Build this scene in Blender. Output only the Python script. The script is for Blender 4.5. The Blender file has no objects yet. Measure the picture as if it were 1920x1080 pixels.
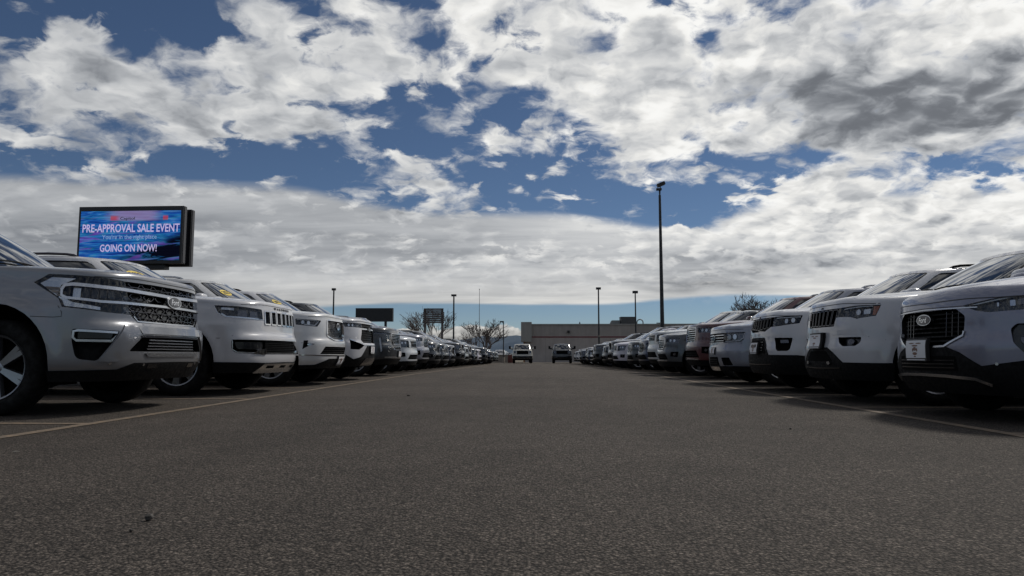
import bpy, bmesh, math, random
import numpy as np
from mathutils import Vector, Matrix
from mathutils.geometry import delaunay_2d_cdt

# ------------------------------------------------------------------ camera, sky, sun, exposure
sc = bpy.context.scene
COL = sc.collection
F_PX, VPX, VPY, CAM_H = 1337.0, 1005.0, 666.5, 0.525      # focal length and vanishing point in 1920 x 1080 pixels
cam_d = bpy.data.cameras.new('camera')
cam = bpy.data.objects.new('camera', cam_d); COL.objects.link(cam)
cam_d.sensor_width = 36.0
cam_d.lens = 36.0 * F_PX / 1920.0
cam_d.clip_start = 0.05
cam_d.clip_end = 60000.0
PITCH = math.atan((VPY - 540.0) / F_PX)
YAW = math.atan((VPX - 960.0) / F_PX)
cam.location = (0.0, 0.0, CAM_H)
cam.rotation_euler = (math.pi / 2 + PITCH, 0.0, YAW)
sc.camera = cam

SUN_AZ, SUN_EL = math.radians(46.0), math.radians(47.0)   # azimuth to the right of the aisle direction (+Y)
sd = bpy.data.lights.new('sun', 'SUN')
sd.energy = 2.4; sd.angle = math.radians(9.0); sd.color = (1.0, 0.95, 0.87)
sun = bpy.data.objects.new('sun', sd); COL.objects.link(sun)
SUN_DIR = Vector((math.sin(SUN_AZ) * math.cos(SUN_EL), math.cos(SUN_AZ) * math.cos(SUN_EL), math.sin(SUN_EL)))
sun.rotation_euler = SUN_DIR.to_track_quat('Z', 'Y').to_euler()
sun.location = (20, 20, 40)

sc.view_settings.view_transform = 'Standard'
sc.view_settings.look = 'None'
sc.view_settings.exposure = 0.0
sc.view_settings.gamma = 1.0
sc.view_settings.use_curve_mapping = False
sc.cycles.max_bounces = 6
sc.cycles.transparent_max_bounces = 8
sc.cycles.use_denoising = True
sc.cycles.caustics_reflective = False
sc.cycles.caustics_refractive = False
sc.cycles.sample_clamp_indirect = 4.0

def azel(px, py):
    """compass bearing and height above the horizon, in degrees, of a direction seen at a photo pixel"""
    v = Vector(((px - 960.0) / F_PX, (540.0 - py) / F_PX, -1.0)).normalized()
    d = cam.rotation_euler.to_matrix() @ v
    return math.degrees(math.atan2(d.x, d.y)), math.degrees(math.asin(d.z))

class NT:
    """small helper for writing node trees"""
    def __init__(self, tree):
        self.t = tree; tree.nodes.clear()
    def n(self, kind, **kw):
        o = self.t.nodes.new(kind)
        for k, v in kw.items(): setattr(o, k, v)
        return o
    def put(self, sock, v):
        if isinstance(v, bpy.types.NodeSocket): self.t.links.new(v, sock)
        elif v is not None: sock.default_value = v
    def math(self, op, a, b=None, c=None, clamp=False):
        o = self.n('ShaderNodeMath', operation=op, use_clamp=clamp)
        self.put(o.inputs[0], a); self.put(o.inputs[1], b); self.put(o.inputs[2], c)
        return o.outputs[0]
    def vec(self, op, a, b=None, out=0):
        o = self.n('ShaderNodeVectorMath', operation=op)
        self.put(o.inputs[0], a)
        if b is not None: self.put(o.inputs[1], b)
        return o.outputs[out]
    def xyz(self, x, y, z=0.0):
        o = self.n('ShaderNodeCombineXYZ')
        for i, v in enumerate((x, y, z)): self.put(o.inputs[i], v)
        return o.outputs[0]
    def noise(self, v, scale, detail=4.0, rough=0.5, lac=2.0, dist=0.0, kind='FBM', dim='3D'):
        o = self.n('ShaderNodeTexNoise', noise_dimensions=dim)
        o.noise_type = kind
        if v is not None: self.put(o.inputs['Vector'], v)
        for k, x in (('Scale', scale), ('Detail', detail), ('Roughness', rough), ('Lacunarity', lac), ('Distortion', dist)):
            self.put(o.inputs[k], x)
        return o.outputs[0]
    def rng(self, v, a, b, c=0.0, d=1.0, smooth=True):
        o = self.n('ShaderNodeMapRange', interpolation_type='SMOOTHSTEP' if smooth else 'LINEAR')
        for i, x in enumerate((v, a, b, c, d)): self.put(o.inputs[i], x)
        return o.outputs[0]
    def mix(self, f, a, b, kind='RGBA', blend='MIX'):
        o = self.n('ShaderNodeMix', data_type=kind)
        if kind == 'RGBA': o.blend_type = blend
        i = {'RGBA': (6, 7, 2), 'FLOAT': (2, 3, 0)}[kind]
        self.put(o.inputs[0], f); self.put(o.inputs[i[0]], a); self.put(o.inputs[i[1]], b)
        return o.outputs[i[2]]
    def ramp(self, f, stops):
        o = self.n('ShaderNodeValToRGB')
        e = o.color_ramp.elements
        while len(e) < len(stops): e.new(0.5)
        for k, (p, c) in enumerate(stops):
            e[k].position = p; e[k].color = (c[0], c[1], c[2], 1.0)
        self.put(o.inputs[0], f)
        return o.outputs[0]

# ------------------------------------------------------------------ sky: Nishita air with broken cloud in front of it
world = bpy.data.worlds.new('World'); sc.world = world; world.use_nodes = True
def build_sky():
    w = NT(world.node_tree)
    d = w.n('ShaderNodeTexCoord').outputs['Generated']
    sky = w.n('ShaderNodeTexSky', sky_type='NISHITA')
    sky.sun_disc = False
    sky.sun_elevation = SUN_EL; sky.sun_rotation = SUN_AZ
    sky.altitude = 2600.0; sky.air_density = 1.0; sky.dust_density = 0.1; sky.ozone_density = 4.0
    sep = w.n('ShaderNodeSeparateXYZ'); w.put(sep.inputs[0], d)
    x, y, z = sep.outputs
    zc = w.math('MAXIMUM', z, 0.0)
    def sheet(h):
        den = w.math('ADD', zc, h)
        return w.xyz(w.math('DIVIDE', x, den), w.math('DIVIDE', y, den), 0.0)
    p, q = sheet(0.10), sheet(0.30)                    # cloud sheets overhead, the low one seen nearly edge-on
    az = w.math('MULTIPLY', w.math('ARCTAN2', x, y), 180 / math.pi)
    el = w.math('MULTIPLY', w.math('ARCSINE', z), 180 / math.pi)
    ae0 = w.xyz(az, el, 0.0)
    def warped(v, scale, detail, sx_, sy_):
        o = w.n('ShaderNodeTexNoise'); w.put(o.inputs['Vector'], v)
        for k, t in (('Scale', scale), ('Detail', detail), ('Roughness', 0.55)): w.put(o.inputs[k], t)
        c = w.vec('SUBTRACT', o.outputs['Color'], (0.5, 0.5, 0.5))
        return w.vec('MULTIPLY', c, w.xyz(sx_, sy_, 0.0))
    amp = w.rng(el, 0.0, 10.0, 1.0, 7.5)
    ae = w.vec('ADD', ae0, warped(q, 5.5, 4.0, amp, w.math('MULTIPLY', amp, 0.75)))
    K = math.degrees(1.0 / F_PX)

    def bank(acc, px, py, rx, ry, amt, rot=0.0, coord=None):
        a, e = azel(px, py)
        m = w.n('ShaderNodeMapping', vector_type='TEXTURE')
        w.put(m.inputs['Vector'], coord or ae)
        m.inputs['Location'].default_value = (a, e, 0)
        m.inputs['Rotation'].default_value = (0, 0, math.radians(rot))
        m.inputs['Scale'].default_value = (rx * K, ry * K, 1)
        r2 = w.vec('DOT_PRODUCT', m.outputs[0], m.outputs[0], out=1)
        f = w.math('SUBTRACT', 1.0, r2, clamp=True)
        f = w.math('MULTIPLY', f, f)
        return w.math('MULTIPLY_ADD', f, amt, acc)
    def banks(base, rows, coord=None):
        acc = base
        for b in rows: acc = bank(acc, *b, coord=coord)
        return acc
    def curve(rows):
        """height of an edge over the horizon (degrees) as a function of bearing"""
        o = w.n('ShaderNodeFloatCurve')
        pts = sorted(azel(*r) for r in rows)
        cm = o.mapping.curves[0]
        while len(cm.points) < len(pts): cm.points.new(0.5, 0.5)
        for pt, (a, e) in zip(cm.points, pts): pt.location = ((a + 60) / 120, e / 30)
        o.mapping.use_clip = False; o.mapping.update()
        w.put(o.inputs['Value'], w.math('MULTIPLY_ADD', az, 1 / 120, 0.5))
        return w.math('MULTIPLY', o.outputs[0], 30.0)

    sdot = w.vec('DOT_PRODUCT', d, tuple(SUN_DIR), out=1)
    glow = w.math('POWER', w.math('MAXIMUM', sdot, 0.0), 3.0)
    dark = banks(w.math('ADD', 0.0, 0.0), CLOUD_DARK, w.vec('ADD', ae0, warped(q, 4.0, 1.0, 3.0, 2.2)))
    hz = w.rng(el, 0.0, 8.0, 1.0, 0.0)
    def tint(lum, warm):
        c = w.ramp(lum, [(0.0, (0.88, 0.97, 1.14)), (0.35, (0.95, 0.995, 1.06)), (0.8, (1.0, 0.995, 0.97))])
        if warm: c = w.mix(w.math('MULTIPLY', hz, 0.75), c, (1.0, 0.97, 0.89, 1.0))
        o = w.n('ShaderNodeVectorMath', operation='SCALE')
        w.put(o.inputs[0], c); w.put(o.inputs['Scale'], lum)
        return o.outputs[0]
    air = w.n('ShaderNodeVectorMath', operation='SCALE')
    w.put(air.inputs[0], sky.outputs[0]); air.inputs['Scale'].default_value = 0.050
    col = air.outputs[0]

    # 1. small heaped clouds far off, standing on the horizon
    hv = w.xyz(w.math('MULTIPLY', az, 0.30), w.math('MULTIPLY', el, 0.55), 0.0)
    hn = w.noise(hv, 1.6, 7.0, 0.58, 2.1)
    hb = banks(w.math('MULTIPLY_ADD', w.math('SUBTRACT', hn, 0.5), 1.1, -0.32), CLOUD_HEAPS, ae0)
    h1 = w.noise(w.vec('ADD', hv, (0.10, 0.12, 0.0)), 1.6, 4.0, 0.5, 2.1)
    hl = w.math('MULTIPLY_ADD', w.math('SUBTRACT', hn, h1), 1.2, w.rng(el, 0.3, 3.2, 0.30, 0.62))
    col = w.mix(w.rng(hb, 0.0, 0.14), col, tint(hl, True))

    # 2. the long smooth sheet low in the sky
    top, bot = curve(SHEET_TOP), curve(SHEET_BOTTOM)
    rp = w.noise(w.vec('MULTIPLY', p, (0.42, 1.35, 1.0)), 2.0, 7.0, 0.56, 2.1, 0.5)
    rp2 = w.noise(w.vec('MULTIPLY', p, (0.20, 0.42, 1.0)), 2.0, 3.0, 0.5, 2.1, 0.3)
    rr = w.math('MULTIPLY_ADD', w.math('SUBTRACT', rp2, 0.5), 0.60, w.math('MULTIPLY', w.math('SUBTRACT', rp, 0.5), 0.70))
    edge = w.math('MULTIPLY_ADD', w.math('SUBTRACT', rp2, 0.5), 1.5, w.math('MULTIPLY', w.math('SUBTRACT', rp, 0.5), 1.3))
    a_top = w.rng(w.math('MULTIPLY_ADD', edge, .8, w.math('SUBTRACT', top, el)), -0.15, 0.85)
    a_bot = w.rng(w.math('MULTIPLY_ADD', edge, 0.22, w.math('SUBTRACT', el, bot)), -0.05, 0.30)
    under = w.rng(w.math('SUBTRACT', top, el), 0.3, 4.5, 0.0, 1.0)     # deeper cloud below the lit upper edge
    ls = w.math('ADD', rr, w.math('SUBTRACT', 0.70, dark))
    belly = w.math('MULTIPLY', under, w.math('SUBTRACT', 1.0, w.rng(w.math('SUBTRACT', top, el), 3.0, 7.0)))
    ls = w.math('MULTIPLY_ADD', belly, -0.11, ls)
    ls = w.math('MULTIPLY', ls, w.math('MULTIPLY_ADD', glow, 0.95, 0.66))
    ls = w.math('MULTIPLY_ADD', hz, 0.05, ls)
    ls = w.math('MINIMUM', w.math('MAXIMUM', ls, 0.10), 0.85)
    col = w.mix(w.math('MULTIPLY', a_top, a_bot), col, tint(ls, True))

    # 3. broken heaped cloud overhead, lit from behind: thin edges shine, thick middles are grey
    cov = banks(w.math('ADD', 0.02, 0.0), [b[:4] + (b[4] * 0.80,) + b[5:] for b in CLOUD_BANKS])
    sx, sy = SUN_DIR.x, SUN_DIR.y
    sl = math.hypot(sx, sy); sx /= sl; sy /= sl
    qw = w.vec('ADD', q, warped(q, 5.0, 3.0, 0.14, 0.10))
    qw = w.vec('ADD', qw, warped(q, 24.0, 4.0, 0.030, 0.024))
    big = w.noise(qw, 4.2, 2.0, 0.5)
    fine = w.noise(qw, 11.5, 12.0, 0.565, 2.05)
    def form(v): return w.noise(v, 8.5, 3.5, 0.46, 2.1)
    F0 = form(qw)
    F1 = form(w.vec('ADD', qw, (sx * 0.050, sy * 0.050, 0.0)))
    n0 = w.math('MULTIPLY_ADD', w.math('SUBTRACT', big, 0.5), 0.8, w.math('MULTIPLY', w.math('SUBTRACT', fine, 0.5), 2.35))
    body = w.math('ADD', n0, cov)
    wisp = w.rng(w.noise(q, 6.5, 3.0, 0.5), 0.35, 0.65, 0.20, 0.55)      # some edges crisp, some drawn out
    alpha = w.rng(body, w.math('MULTIPLY', wisp, -0.55), wisp)
    alpha = w.math('MULTIPLY', alpha, w.rng(el, 3.5, 8.0))
    thick = w.rng(w.math('ADD', w.math('MULTIPLY', body, 0.65), w.math('MULTIPLY', w.math('SUBTRACT', big, 0.5), 0.9)), 0.12, 0.62)
    lum = w.math('MULTIPLY_ADD', w.math('SUBTRACT', F0, F1), 1.35, 0.93)
    lum = w.math('MULTIPLY_ADD', thick, -0.30, lum)
    cur = w.noise(qw, 20.0, 6.0, 0.52, 2.2)
    lum = w.math('MULTIPLY_ADD', w.math('SUBTRACT', cur, 0.5), 0.12, lum)
    lum = w.math('SUBTRACT', lum, dark)
    lum = w.math('MULTIPLY', lum, w.math('MULTIPLY_ADD', glow, 0.72, 0.60))
    lum = w.math('SMOOTH_MAX', lum, 0.17, 0.22)
    lum = w.math('SMOOTH_MIN', lum, 0.95, 0.15)
    col = w.mix(alpha, col, tint(lum, False))

    bg = w.n('ShaderNodeBackground'); w.put(bg.inputs[0], col); bg.inputs[1].default_value = 1.0
    out = w.n('ShaderNodeOutputWorld'); w.put(out.inputs[0], bg.outputs[0])
    world.cycles.sampling_method = 'MANUAL'
    world.cycles.sample_map_resolution = 512

SHEET_TOP = [(-1500, 600), (-500, 420), (0, 322), (200, 330), (420, 338), (560, 345), (680, 372), (820, 392), (980, 396), (1060, 398), (1140, 412), (1250, 424), (1340, 420), (1400, 395), (1500, 360), (1700, 350), (1920, 350), (2400, 400), (3400, 600)]
SHEET_BOTTOM = [(-700, 640), (0, 610), (400, 590), (600, 578), (760, 572), (1000, 573), (1150, 571), (1280, 562), (1400, 556), (1600, 560), (1920, 575), (2500, 590)]
CLOUD_HEAPS = [(780, 640, 140, 46, 0.62, 0), (900, 632, 130, 42, 0.62, 0), (960, 640, 70, 45, 0.5, 0), (560, 640, 260, 40, 0.5, 0), (100, 640, 400, 50, 0.5, 0), (1800, 640, 400, 60, 0.6, 0),
               (700, 587, 130, 9, 0.34, 0), (1330, 572, 60, 7, 0.30, 5)]
CLOUD_BANKS = [
    # clear gaps (negative): photo direction, half widths, strength, tilt
    (330, 20, 180, 120, -0.70, 0), (0, 60, 90, 110, -0.50, 0), (150, 0, 180, 60, -0.35, 0),
    (430, 300, 330, 66, -0.72, 0), (640, 290, 170, 100, -0.38, 0), (820, 275, 210, 85, -0.46, -12),
    (60, 300, 120, 30, -0.20, 0), (360, 145, 60, 40, -0.3, 30),
    (1010, 355, 270, 80, -0.62, -4), (1290, 385, 200, 56, -0.60, 0), (1130, 300, 140, 60, -0.32, 0),
    (955, 195, 160, 62, -0.62, 0), (815, 75, 80, 66, -0.62, 20), (800, 180, 80, 72, -0.60, 0), (770, 8, 100, 38, -0.5, 0),
    (1130, 95, 60, 30, -0.52, 0), (1060, 245, 140, 60, -0.22, 0), (660, 40, 70, 50, -0.35, 0), (590, 30, 60, 40, -0.28, 0), (900, 120, 60, 40, -0.12, 0),
    (1480, 305, 160, 42, -0.62, -4), (1770, 330, 170, 48, -0.62, 6), (1320, 72, 34, 24, -0.5, 0), (1650, 8, 70, 30, -0.55, 0), (1250, 20, 60, 30, -0.3, 0), (1420, 130, 40, 26, -0.25, 0),
    (600, 420, 900, 60, -0.25, 0), (1650, 380, 140, 26, -0.36, 0), (1880, 395, 90, 24, -.3, 0), (1390, 300, 90, 40, -.2, 0),
    # banks of cloud
    (185, 95, 180, 58, 0.55, -28), (220, 195, 340, 92, 0.56, -10), (160, 275, 210, 50, 0.30, -14),
    (690, 110, 430, 190, 0.42, 0), (480, 150, 200, 130, 0.30, 20), (560, 240, 130, 44, 0.40, -8),
    (1400, 140, 640, 260, 0.52, 0), (1800, 200, 420, 240, 0.35, 0), (1050, 80, 300, 140, 0.30, 0),
    (1760, 190, 320, 140, 0.3, 0), (1190, 170, 150, 90, .22, 0), (840, 345, 185, 60, 0.56, -14), (690, 300, 100, 48, 0.40, -10),
    (1650, 430, 480, 120, 0.45, 8), (1210, 245, 200, 80, 0.34, -10), (1600, 345, 120, 28, 0.25, 0), (1450, 420, 180, 70, 0.3, 0), (1150, 325, 90, 16, .3, 5), (985, 325, 50, 14, .3, 0),
]
CLOUD_DARK = [
    (1720, 215, 430, 140, 0.46, -6), (1500, 60, 220, 150, 0.22, 0), (1850, 130, 240, 150, 0.12, 0), (1640, 130, 180, 100, 0.12, 20),
    (1380, 490, 260, 40, 0.34, -3), (1010, 90, 200, 110, 0.16, 0), (560, 430, 620, 100, 0.13, -4), (200, 470, 450, 100, 0.16, 0), (900, 415, 420, 50, 0.14, -4),
    (1350, 170, 170, 90, 0.13, 0), (100, 200, 440, 130, 0.09, 0), (1290, 535, 200, 26, 0.26, 0), (1780, 470, 320, 46, 0.20, 0), (40, 420, 260, 110, .10, 0),
]
build_sky()

# ------------------------------------------------------------------ car bodies: smooth shells drawn on in (distance round the body, height)
def herm(pts):
    """smooth monotone curve through points"""
    pts = sorted(pts)
    xs = np.array([a for a, _ in pts], float); ys = np.array([b for _, b in pts], float)
    h = np.diff(xs); dl = np.diff(ys) / h
    m = np.zeros_like(xs)
    m[0], m[-1] = dl[0], dl[-1]
    for i in range(1, len(xs) - 1):
        if dl[i - 1] * dl[i] > 0:
            a, b = 2 * h[i] + h[i - 1], h[i] + 2 * h[i - 1]
            m[i] = (a + b) / (a / dl[i - 1] + b / dl[i])
    def f(v):
        v = np.clip(np.asarray(v, float), xs[0], xs[-1])
        i = np.clip(np.searchsorted(xs, v) - 1, 0, len(h) - 1)
        t = (v - xs[i]) / h[i]
        t2, t3 = t * t, t * t * t
        return ((2 * t3 - 3 * t2 + 1) * ys[i] + (t3 - 2 * t2 + t) * h[i] * m[i] + (-2 * t3 + 3 * t2) * ys[i + 1] + (t3 - t2) * h[i] * m[i + 1])
    return f

def sstep(a, b, v):
    t = np.clip((np.asarray(v, float) - a) / (b - a), 0, 1)
    return t * t * (3 - 2 * t)

def bspline(pts, per=14):
    """cubic B-spline through a half outline that meets its mirror image at both ends"""
    P = [np.array(p, float) for p in pts]
    fl = np.ones(len(P[0])); fl[1] = -1
    P = [P[1] * fl] + P + [P[-2] * fl]
    out = []
    for i in range(len(P) - 3):
        for t in np.linspace(0, 1, per, endpoint=False):
            b = np.array([(1 - t) ** 3, 3 * t ** 3 - 6 * t ** 2 + 4, -3 * t ** 3 + 3 * t ** 2 + 3 * t + 1, t ** 3]) / 6
            out.append(sum(b[k] * P[i + k] for k in range(4)))
    out.append((P[-3] * 4 + P[-4] + P[-2]) / 6)
    return np.array(out)

class Shell:
    """Lower body. x runs forward, nose near x = 0; s is the distance round the plan outline from the nose (negative on the other side)."""
    def __init__(self, plan, front, side, hood, crown=0.06, r=0.05, z0=0.3, dome=(0, 0.5, 0.15), rear=None, zbot=None, crown_pow=2.6):
        c = bspline(plan)
        d = np.r_[0, np.cumsum(np.hypot(*np.diff(c, axis=0).T))]
        self.S = d[-1]
        self.sd, self.cx, self.cy = d, c[:, 0], c[:, 1]
        self.cx = self.cx - self.cx[0]
        tx, ty = np.gradient(self.cx, d), np.gradient(self.cy, d)
        tx[0], ty[0], tx[-1], ty[-1] = 0, 1, 0, -1
        l = np.hypot(tx, ty)
        self.nx, self.ny = ty / l, -tx / l
        self.W = self.cy.max()
        self.L = -self.cx.min()
        self.of, self.os = herm(front), herm(side)
        self.orr = herm(rear or [(0.2, -0.1), (0.5, 0.0), (0.7, 0.0), (1.2, -0.08)])
        self.zc = herm(hood); self.crown = crown; self.r = r; self.dome = dome; self.cp = crown_pow
        self.arches = []
        self.zb = herm(zbot) if zbot else (lambda s: np.full(np.shape(s), z0))
    def base(self, s):
        a = np.abs(s); sg = np.where(np.asarray(s) < 0, -1.0, 1.0)
        i = lambda arr: np.interp(a, self.sd, arr)
        return i(self.cx), i(self.cy) * sg, i(self.nx), i(self.ny) * sg
    def outset(self, s, z):
        _, _, nx, _ = self.base(s)
        wf, wr = sstep(0.15, 0.85, nx), sstep(0.15, 0.85, -nx)
        o = wf * self.of(z) + wr * self.orr(z) + (1 - wf - wr) * self.os(z)
        for sc_, zc_, ra in self.arches:
            o = o + .018 * (1 - sstep(ra + .02, ra + .13, np.hypot(np.abs(s) - sc_, np.asarray(z) - zc_)))
        return o
    def P(self, s, z, off=0.0):
        s = np.asarray(s, float); z = np.asarray(z, float)
        x, y, nx, ny = self.base(s)
        o = self.outset(s, z) + off
        return np.stack([x + nx * o, y + ny * o, z + 0 * x], -1)
    def N(self, s, z):
        e = 0.01
        a = self.P(s + e, z) - self.P(s - e, z)
        b = self.P(s, z + e) - self.P(s, z - e)
        n = np.cross(a, b)
        return n / np.linalg.norm(n, axis=-1, keepdims=True)
    def H(self, x, y):
        u = np.abs(y) / self.W
        h = self.zc(x) - self.crown * u ** self.cp
        dh, dm, dw = self.dome
        if dh:
            fade = sstep(-0.06, -0.35, x) * (1 - sstep(-1.2, -1.7, x))
            h = h + dh * (1 - sstep(dm - dw, dm + dw, u)) * fade
        return h
    def ztop(self, s):
        s = np.asarray(s, float)
        x, y, nx, ny = self.base(s)
        z = np.full(np.shape(s), 1.0)
        for _ in range(6):
            o = self.outset(s, z) - self.r
            z = self.H(x + nx * o, y + ny * o) - self.r
        return z
    def samples(self, fine=0.045, coarse=0.14, upto=1.7):
        a = list(np.arange(0, upto, fine)) + list(np.arange(upto, self.S - 0.05, coarse)) + [self.S]
        return np.array(a)

class House:
    """Glasshouse: rises from a base outline to a roof outline; u runs round it from the front centre (metres), v from 0 at the belt to 1 at the roof."""
    def __init__(self, body, base, top, roof, crown=0.04, bulge=0.02, sink=0.05, r=0.05):
        b, t = bspline(base), bspline(top)
        m = (b + t) / 2
        d = np.r_[0, np.cumsum(np.hypot(*np.diff(m, axis=0).T))]
        self.S = d[-1]; self.sd = d; self.b, self.t = b, t
        self.body = body; self.roof = herm(roof); self.crown = crown; self.bulge = bulge; self.sink = sink; self.r = r
        self.Wt = t[:, 1].max()
    def ends(self, u):
        a = np.abs(u); sg = np.where(np.asarray(u) < 0, -1.0, 1.0)
        i = lambda arr: np.interp(a, self.sd, arr)
        bx, by, tx, ty = i(self.b[:, 0]), i(self.b[:, 1]) * sg, i(self.t[:, 0]), i(self.t[:, 1]) * sg
        return bx, by, self.body.H(bx, by) - self.sink, tx, ty, self.R(tx, ty) - self.r * 0.6
    def R(self, x, y):
        return self.roof(x) - self.crown * (np.abs(y) / self.Wt) ** 2.2
    def P(self, u, v, off=0.0):
        u = np.asarray(u, float); v = np.asarray(v, float)
        bx, by, bz, tx, ty, tz = self.ends(u)
        p = np.stack([bx + (tx - bx) * v, by + (ty - by) * v, bz + (tz - bz) * v], -1)
        n = self.N0(u)
        return p + n * np.asarray(self.bulge * 4 * v * (1 - v) + off)[..., None]
    def N0(self, u):
        e = 0.02
        a0 = np.stack(self.ends(u - e), -1); a1 = np.stack(self.ends(u + e), -1)
        tan = (a1[..., :3] + a1[..., 3:]) - (a0[..., :3] + a0[..., 3:])
        c = np.stack(self.ends(u), -1)
        up = c[..., 3:] - c[..., :3]
        n = np.cross(tan, up)
        return n / (np.linalg.norm(n, axis=-1, keepdims=True) + 1e-9)
    def N(self, u, v):
        e = 0.01
        a = self.P(u + e, v) - self.P(u - e, v)
        b = self.P(u, v + e) - self.P(u, v - e)
        n = np.cross(a, b)
        return n / np.linalg.norm(n, axis=-1, keepdims=True)
    def u_at(self, x, where=0.5):
        """u on the flank where the surface lies at this x"""
        xs = self.b[:, 0] * (1 - where) + self.t[:, 0] * where
        i0 = int(np.argmax(self.b[:, 1] > 0.93 * self.b[:, 1].max()))
        ii = range(i0 - 6, len(xs))
        return float(np.interp(-x, [-xs[i] for i in ii], [self.sd[i] for i in ii]))

def plan(L, W, a, c, flat=0.10):
    return [(0, 0), (-a * flat, .35 * W), (-a * 0.42, .64 * W), (-a, .84 * W), (-a - c, .96 * W), (-a - 2.2 * c, .995 * W), (-a - 3.6 * c, W),
            (-L * .45, W), (-L * .6, W), (-L + .75, W), (-L + .35, .985 * W), (-L + .1, .88 * W), (-L + .02, .6 * W), (-L, .3 * W), (-L, 0)]

def house(W, cowl, roof_f, roof_r, rear, by=0.93, ty=0.70, wrap=0.22):
    """base and roof outlines: cowl and rear are the x of the glass at the belt, roof_f and roof_r at the roof"""
    b = [(cowl, 0), (cowl - .02, .30 * W), (cowl - .07, .58 * W), (cowl - .5 * wrap, .78 * W), (cowl - wrap - .06, (by - .03) * W), (cowl - wrap - .3, by * W)]
    t = [(roof_f, 0), (roof_f - .02, .25 * W), (roof_f - .05, .45 * W), (roof_f - .09, .58 * W), (roof_f - .17, (ty - .03) * W), (roof_f - .4, ty * W)]
    for k in range(1, 5):
        f = k / 4
        b.append((cowl - wrap - .3 + (rear + .35 - (cowl - wrap - .3)) * f, by * W))
        t.append((roof_f - .4 + (roof_r + .35 - (roof_f - .4)) * f, ty * W))
    b += [(rear + .08, (by - .04) * W), (rear, .6 * W), (rear - .02, .3 * W), (rear - .03, 0)]
    t += [(roof_r + .08, (ty - .04) * W), (roof_r, .5 * W), (roof_r - .02, .25 * W), (roof_r - .03, 0)]
    return b, t

SPEC = {}
def spec(name, **k): SPEC[name] = k
BIGF = [(0.2, -0.16), (0.30, -0.10), (0.40, -0.03), (0.46, -0.006), (0.55, 0.0), (0.70, 0.004), (0.765, 0.0), (0.80, -0.018), (0.83, -0.034), (0.95, -0.040), (1.08, -0.05), (1.2, -0.075)]
BIGS = [(0.2, -0.08), (0.34, -0.045), (0.42, -0.012), (0.5, -0.004), (0.78, 0.0), (0.93, -0.002), (0.975, -0.015), (1.02, -0.024), (1.1, -0.036), (1.2, -0.06)]
MIDF = [(0.15, -0.14), (0.26, -0.06), (0.36, -0.010), (0.44, 0.0), (0.58, 0.002), (0.64, -0.003), (0.68, -0.016), (0.72, -0.022), (0.85, -0.028), (1.0, -0.05), (1.15, -0.10)]
MIDS = [(0.15, -0.08), (0.28, -0.04), (0.36, -0.012), (0.5, -0.004), (0.7, 0.0), (0.82, -0.002), (0.865, -0.014), (0.92, -0.022), (1.0, -0.034), (1.12, -0.055)]
def hoodline(nose, cowl_z, cowl_x, rise=.34, droop=0.075):
    m = nose + (cowl_z - nose) * (.5 + rise * .5)
    return [(-6, cowl_z), (cowl_x - .5, cowl_z), (cowl_x, cowl_z - .004), (cowl_x * .6, m), (-.42, nose + (cowl_z - nose) * rise), (-.16, nose + (cowl_z - nose) * rise * .35), (-.05, nose - droop * .3), (.05, nose - droop)]
def roofline(front, rear, z, drop=.10):
    return [(rear - .3, z - drop - .02), (rear + .9, z - .02), (rear + 1.9, z), (front - .45, z - .012), (front + .1, z - .055)]
def suv(name, L, W, H, nose, cowl_z, cowl_x, fx, wb, tr, a=.15, c=.15, front=BIGF, side=BIGS, crown=.048, r=.050, z0=.30, dome=(.02, .62, .07), rake=.86, by=.93, ty=.70, rise=.34, **k):
    rf, rr = cowl_x - rake, -L + .36
    spec(name, L=L, W=W, a=a, c=c, front=front, side=side, hood=hoodline(nose, cowl_z, cowl_x, rise), crown=crown, r=r, z0=z0, dome=dome, cowl=cowl_x, roof_f=rf, roof_r=rr, rear=-L + .12,
         roof=roofline(rf, rr, H), fx=fx, wb=wb, tr=tr, by=by, ty=ty, **k)
# one entry for each kind of car in the two rows
suv('big_silver', 5.33, 1.015, 1.94, 1.272, 1.360, -1.35, -1.10, 3.10, .42, rise=.45)
suv('big_slotted', 5.45, 1.06, 1.92, 1.252, 1.345, -1.40, -1.06, 3.12, .41, a=.17, c=.16)
suv('big_mesh', 5.34, 1.015, 1.92, 1.252, 1.338, -1.38, -.93, 3.07, .405, a=.18, c=.17, dome=(.025, .55, .1))
suv('big_slatted', 5.35, 1.03, 1.93, 1.288, 1.360, -1.36, -.92, 3.07, .405, a=.16, c=.15)
suv('big_dark', 5.3, 1.02, 1.92, 1.218, 1.310, -1.36, -.92, 3.07, .405, a=.17, c=.16)
suv('cross_silver', 4.6, .94, 1.68, 1.043, 1.210, -1.16, -.93, 2.71, .345, a=.19, c=.19, front=MIDF, side=MIDS, crown=.085, r=.095, z0=.22, rake=.92, dome=(.015, .6, .12), rise=.5)
suv('mid_slotted', 4.82, .97, 1.76, 1.160, 1.250, -1.28, -.86, 2.915, .375, a=.16, c=.16, front=MIDF, side=MIDS, crown=.065, r=.065, z0=.26, dome=(.02, .6, .1))
suv('mid_joined', 5.2, .985, 1.81, 1.160, 1.250, -1.30, -.92, 3.09, .385, a=.16, c=.16, front=MIDF, side=MIDS, crown=.065, r=.065, z0=.26)
suv('mid_barred', 5.05, .99, 1.78, 1.055, 1.195, -1.25, -.95, 2.98, .38, a=.16, c=.16, front=MIDF, side=MIDS, crown=.06, r=.065, z0=.24)
suv('mid_plain', 4.7, .95, 1.72, 1.065, 1.185, -1.22, -.92, 2.78, .365, a=.18, c=.17, front=MIDF, side=MIDS, crown=.065, r=.065, z0=.24)
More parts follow.
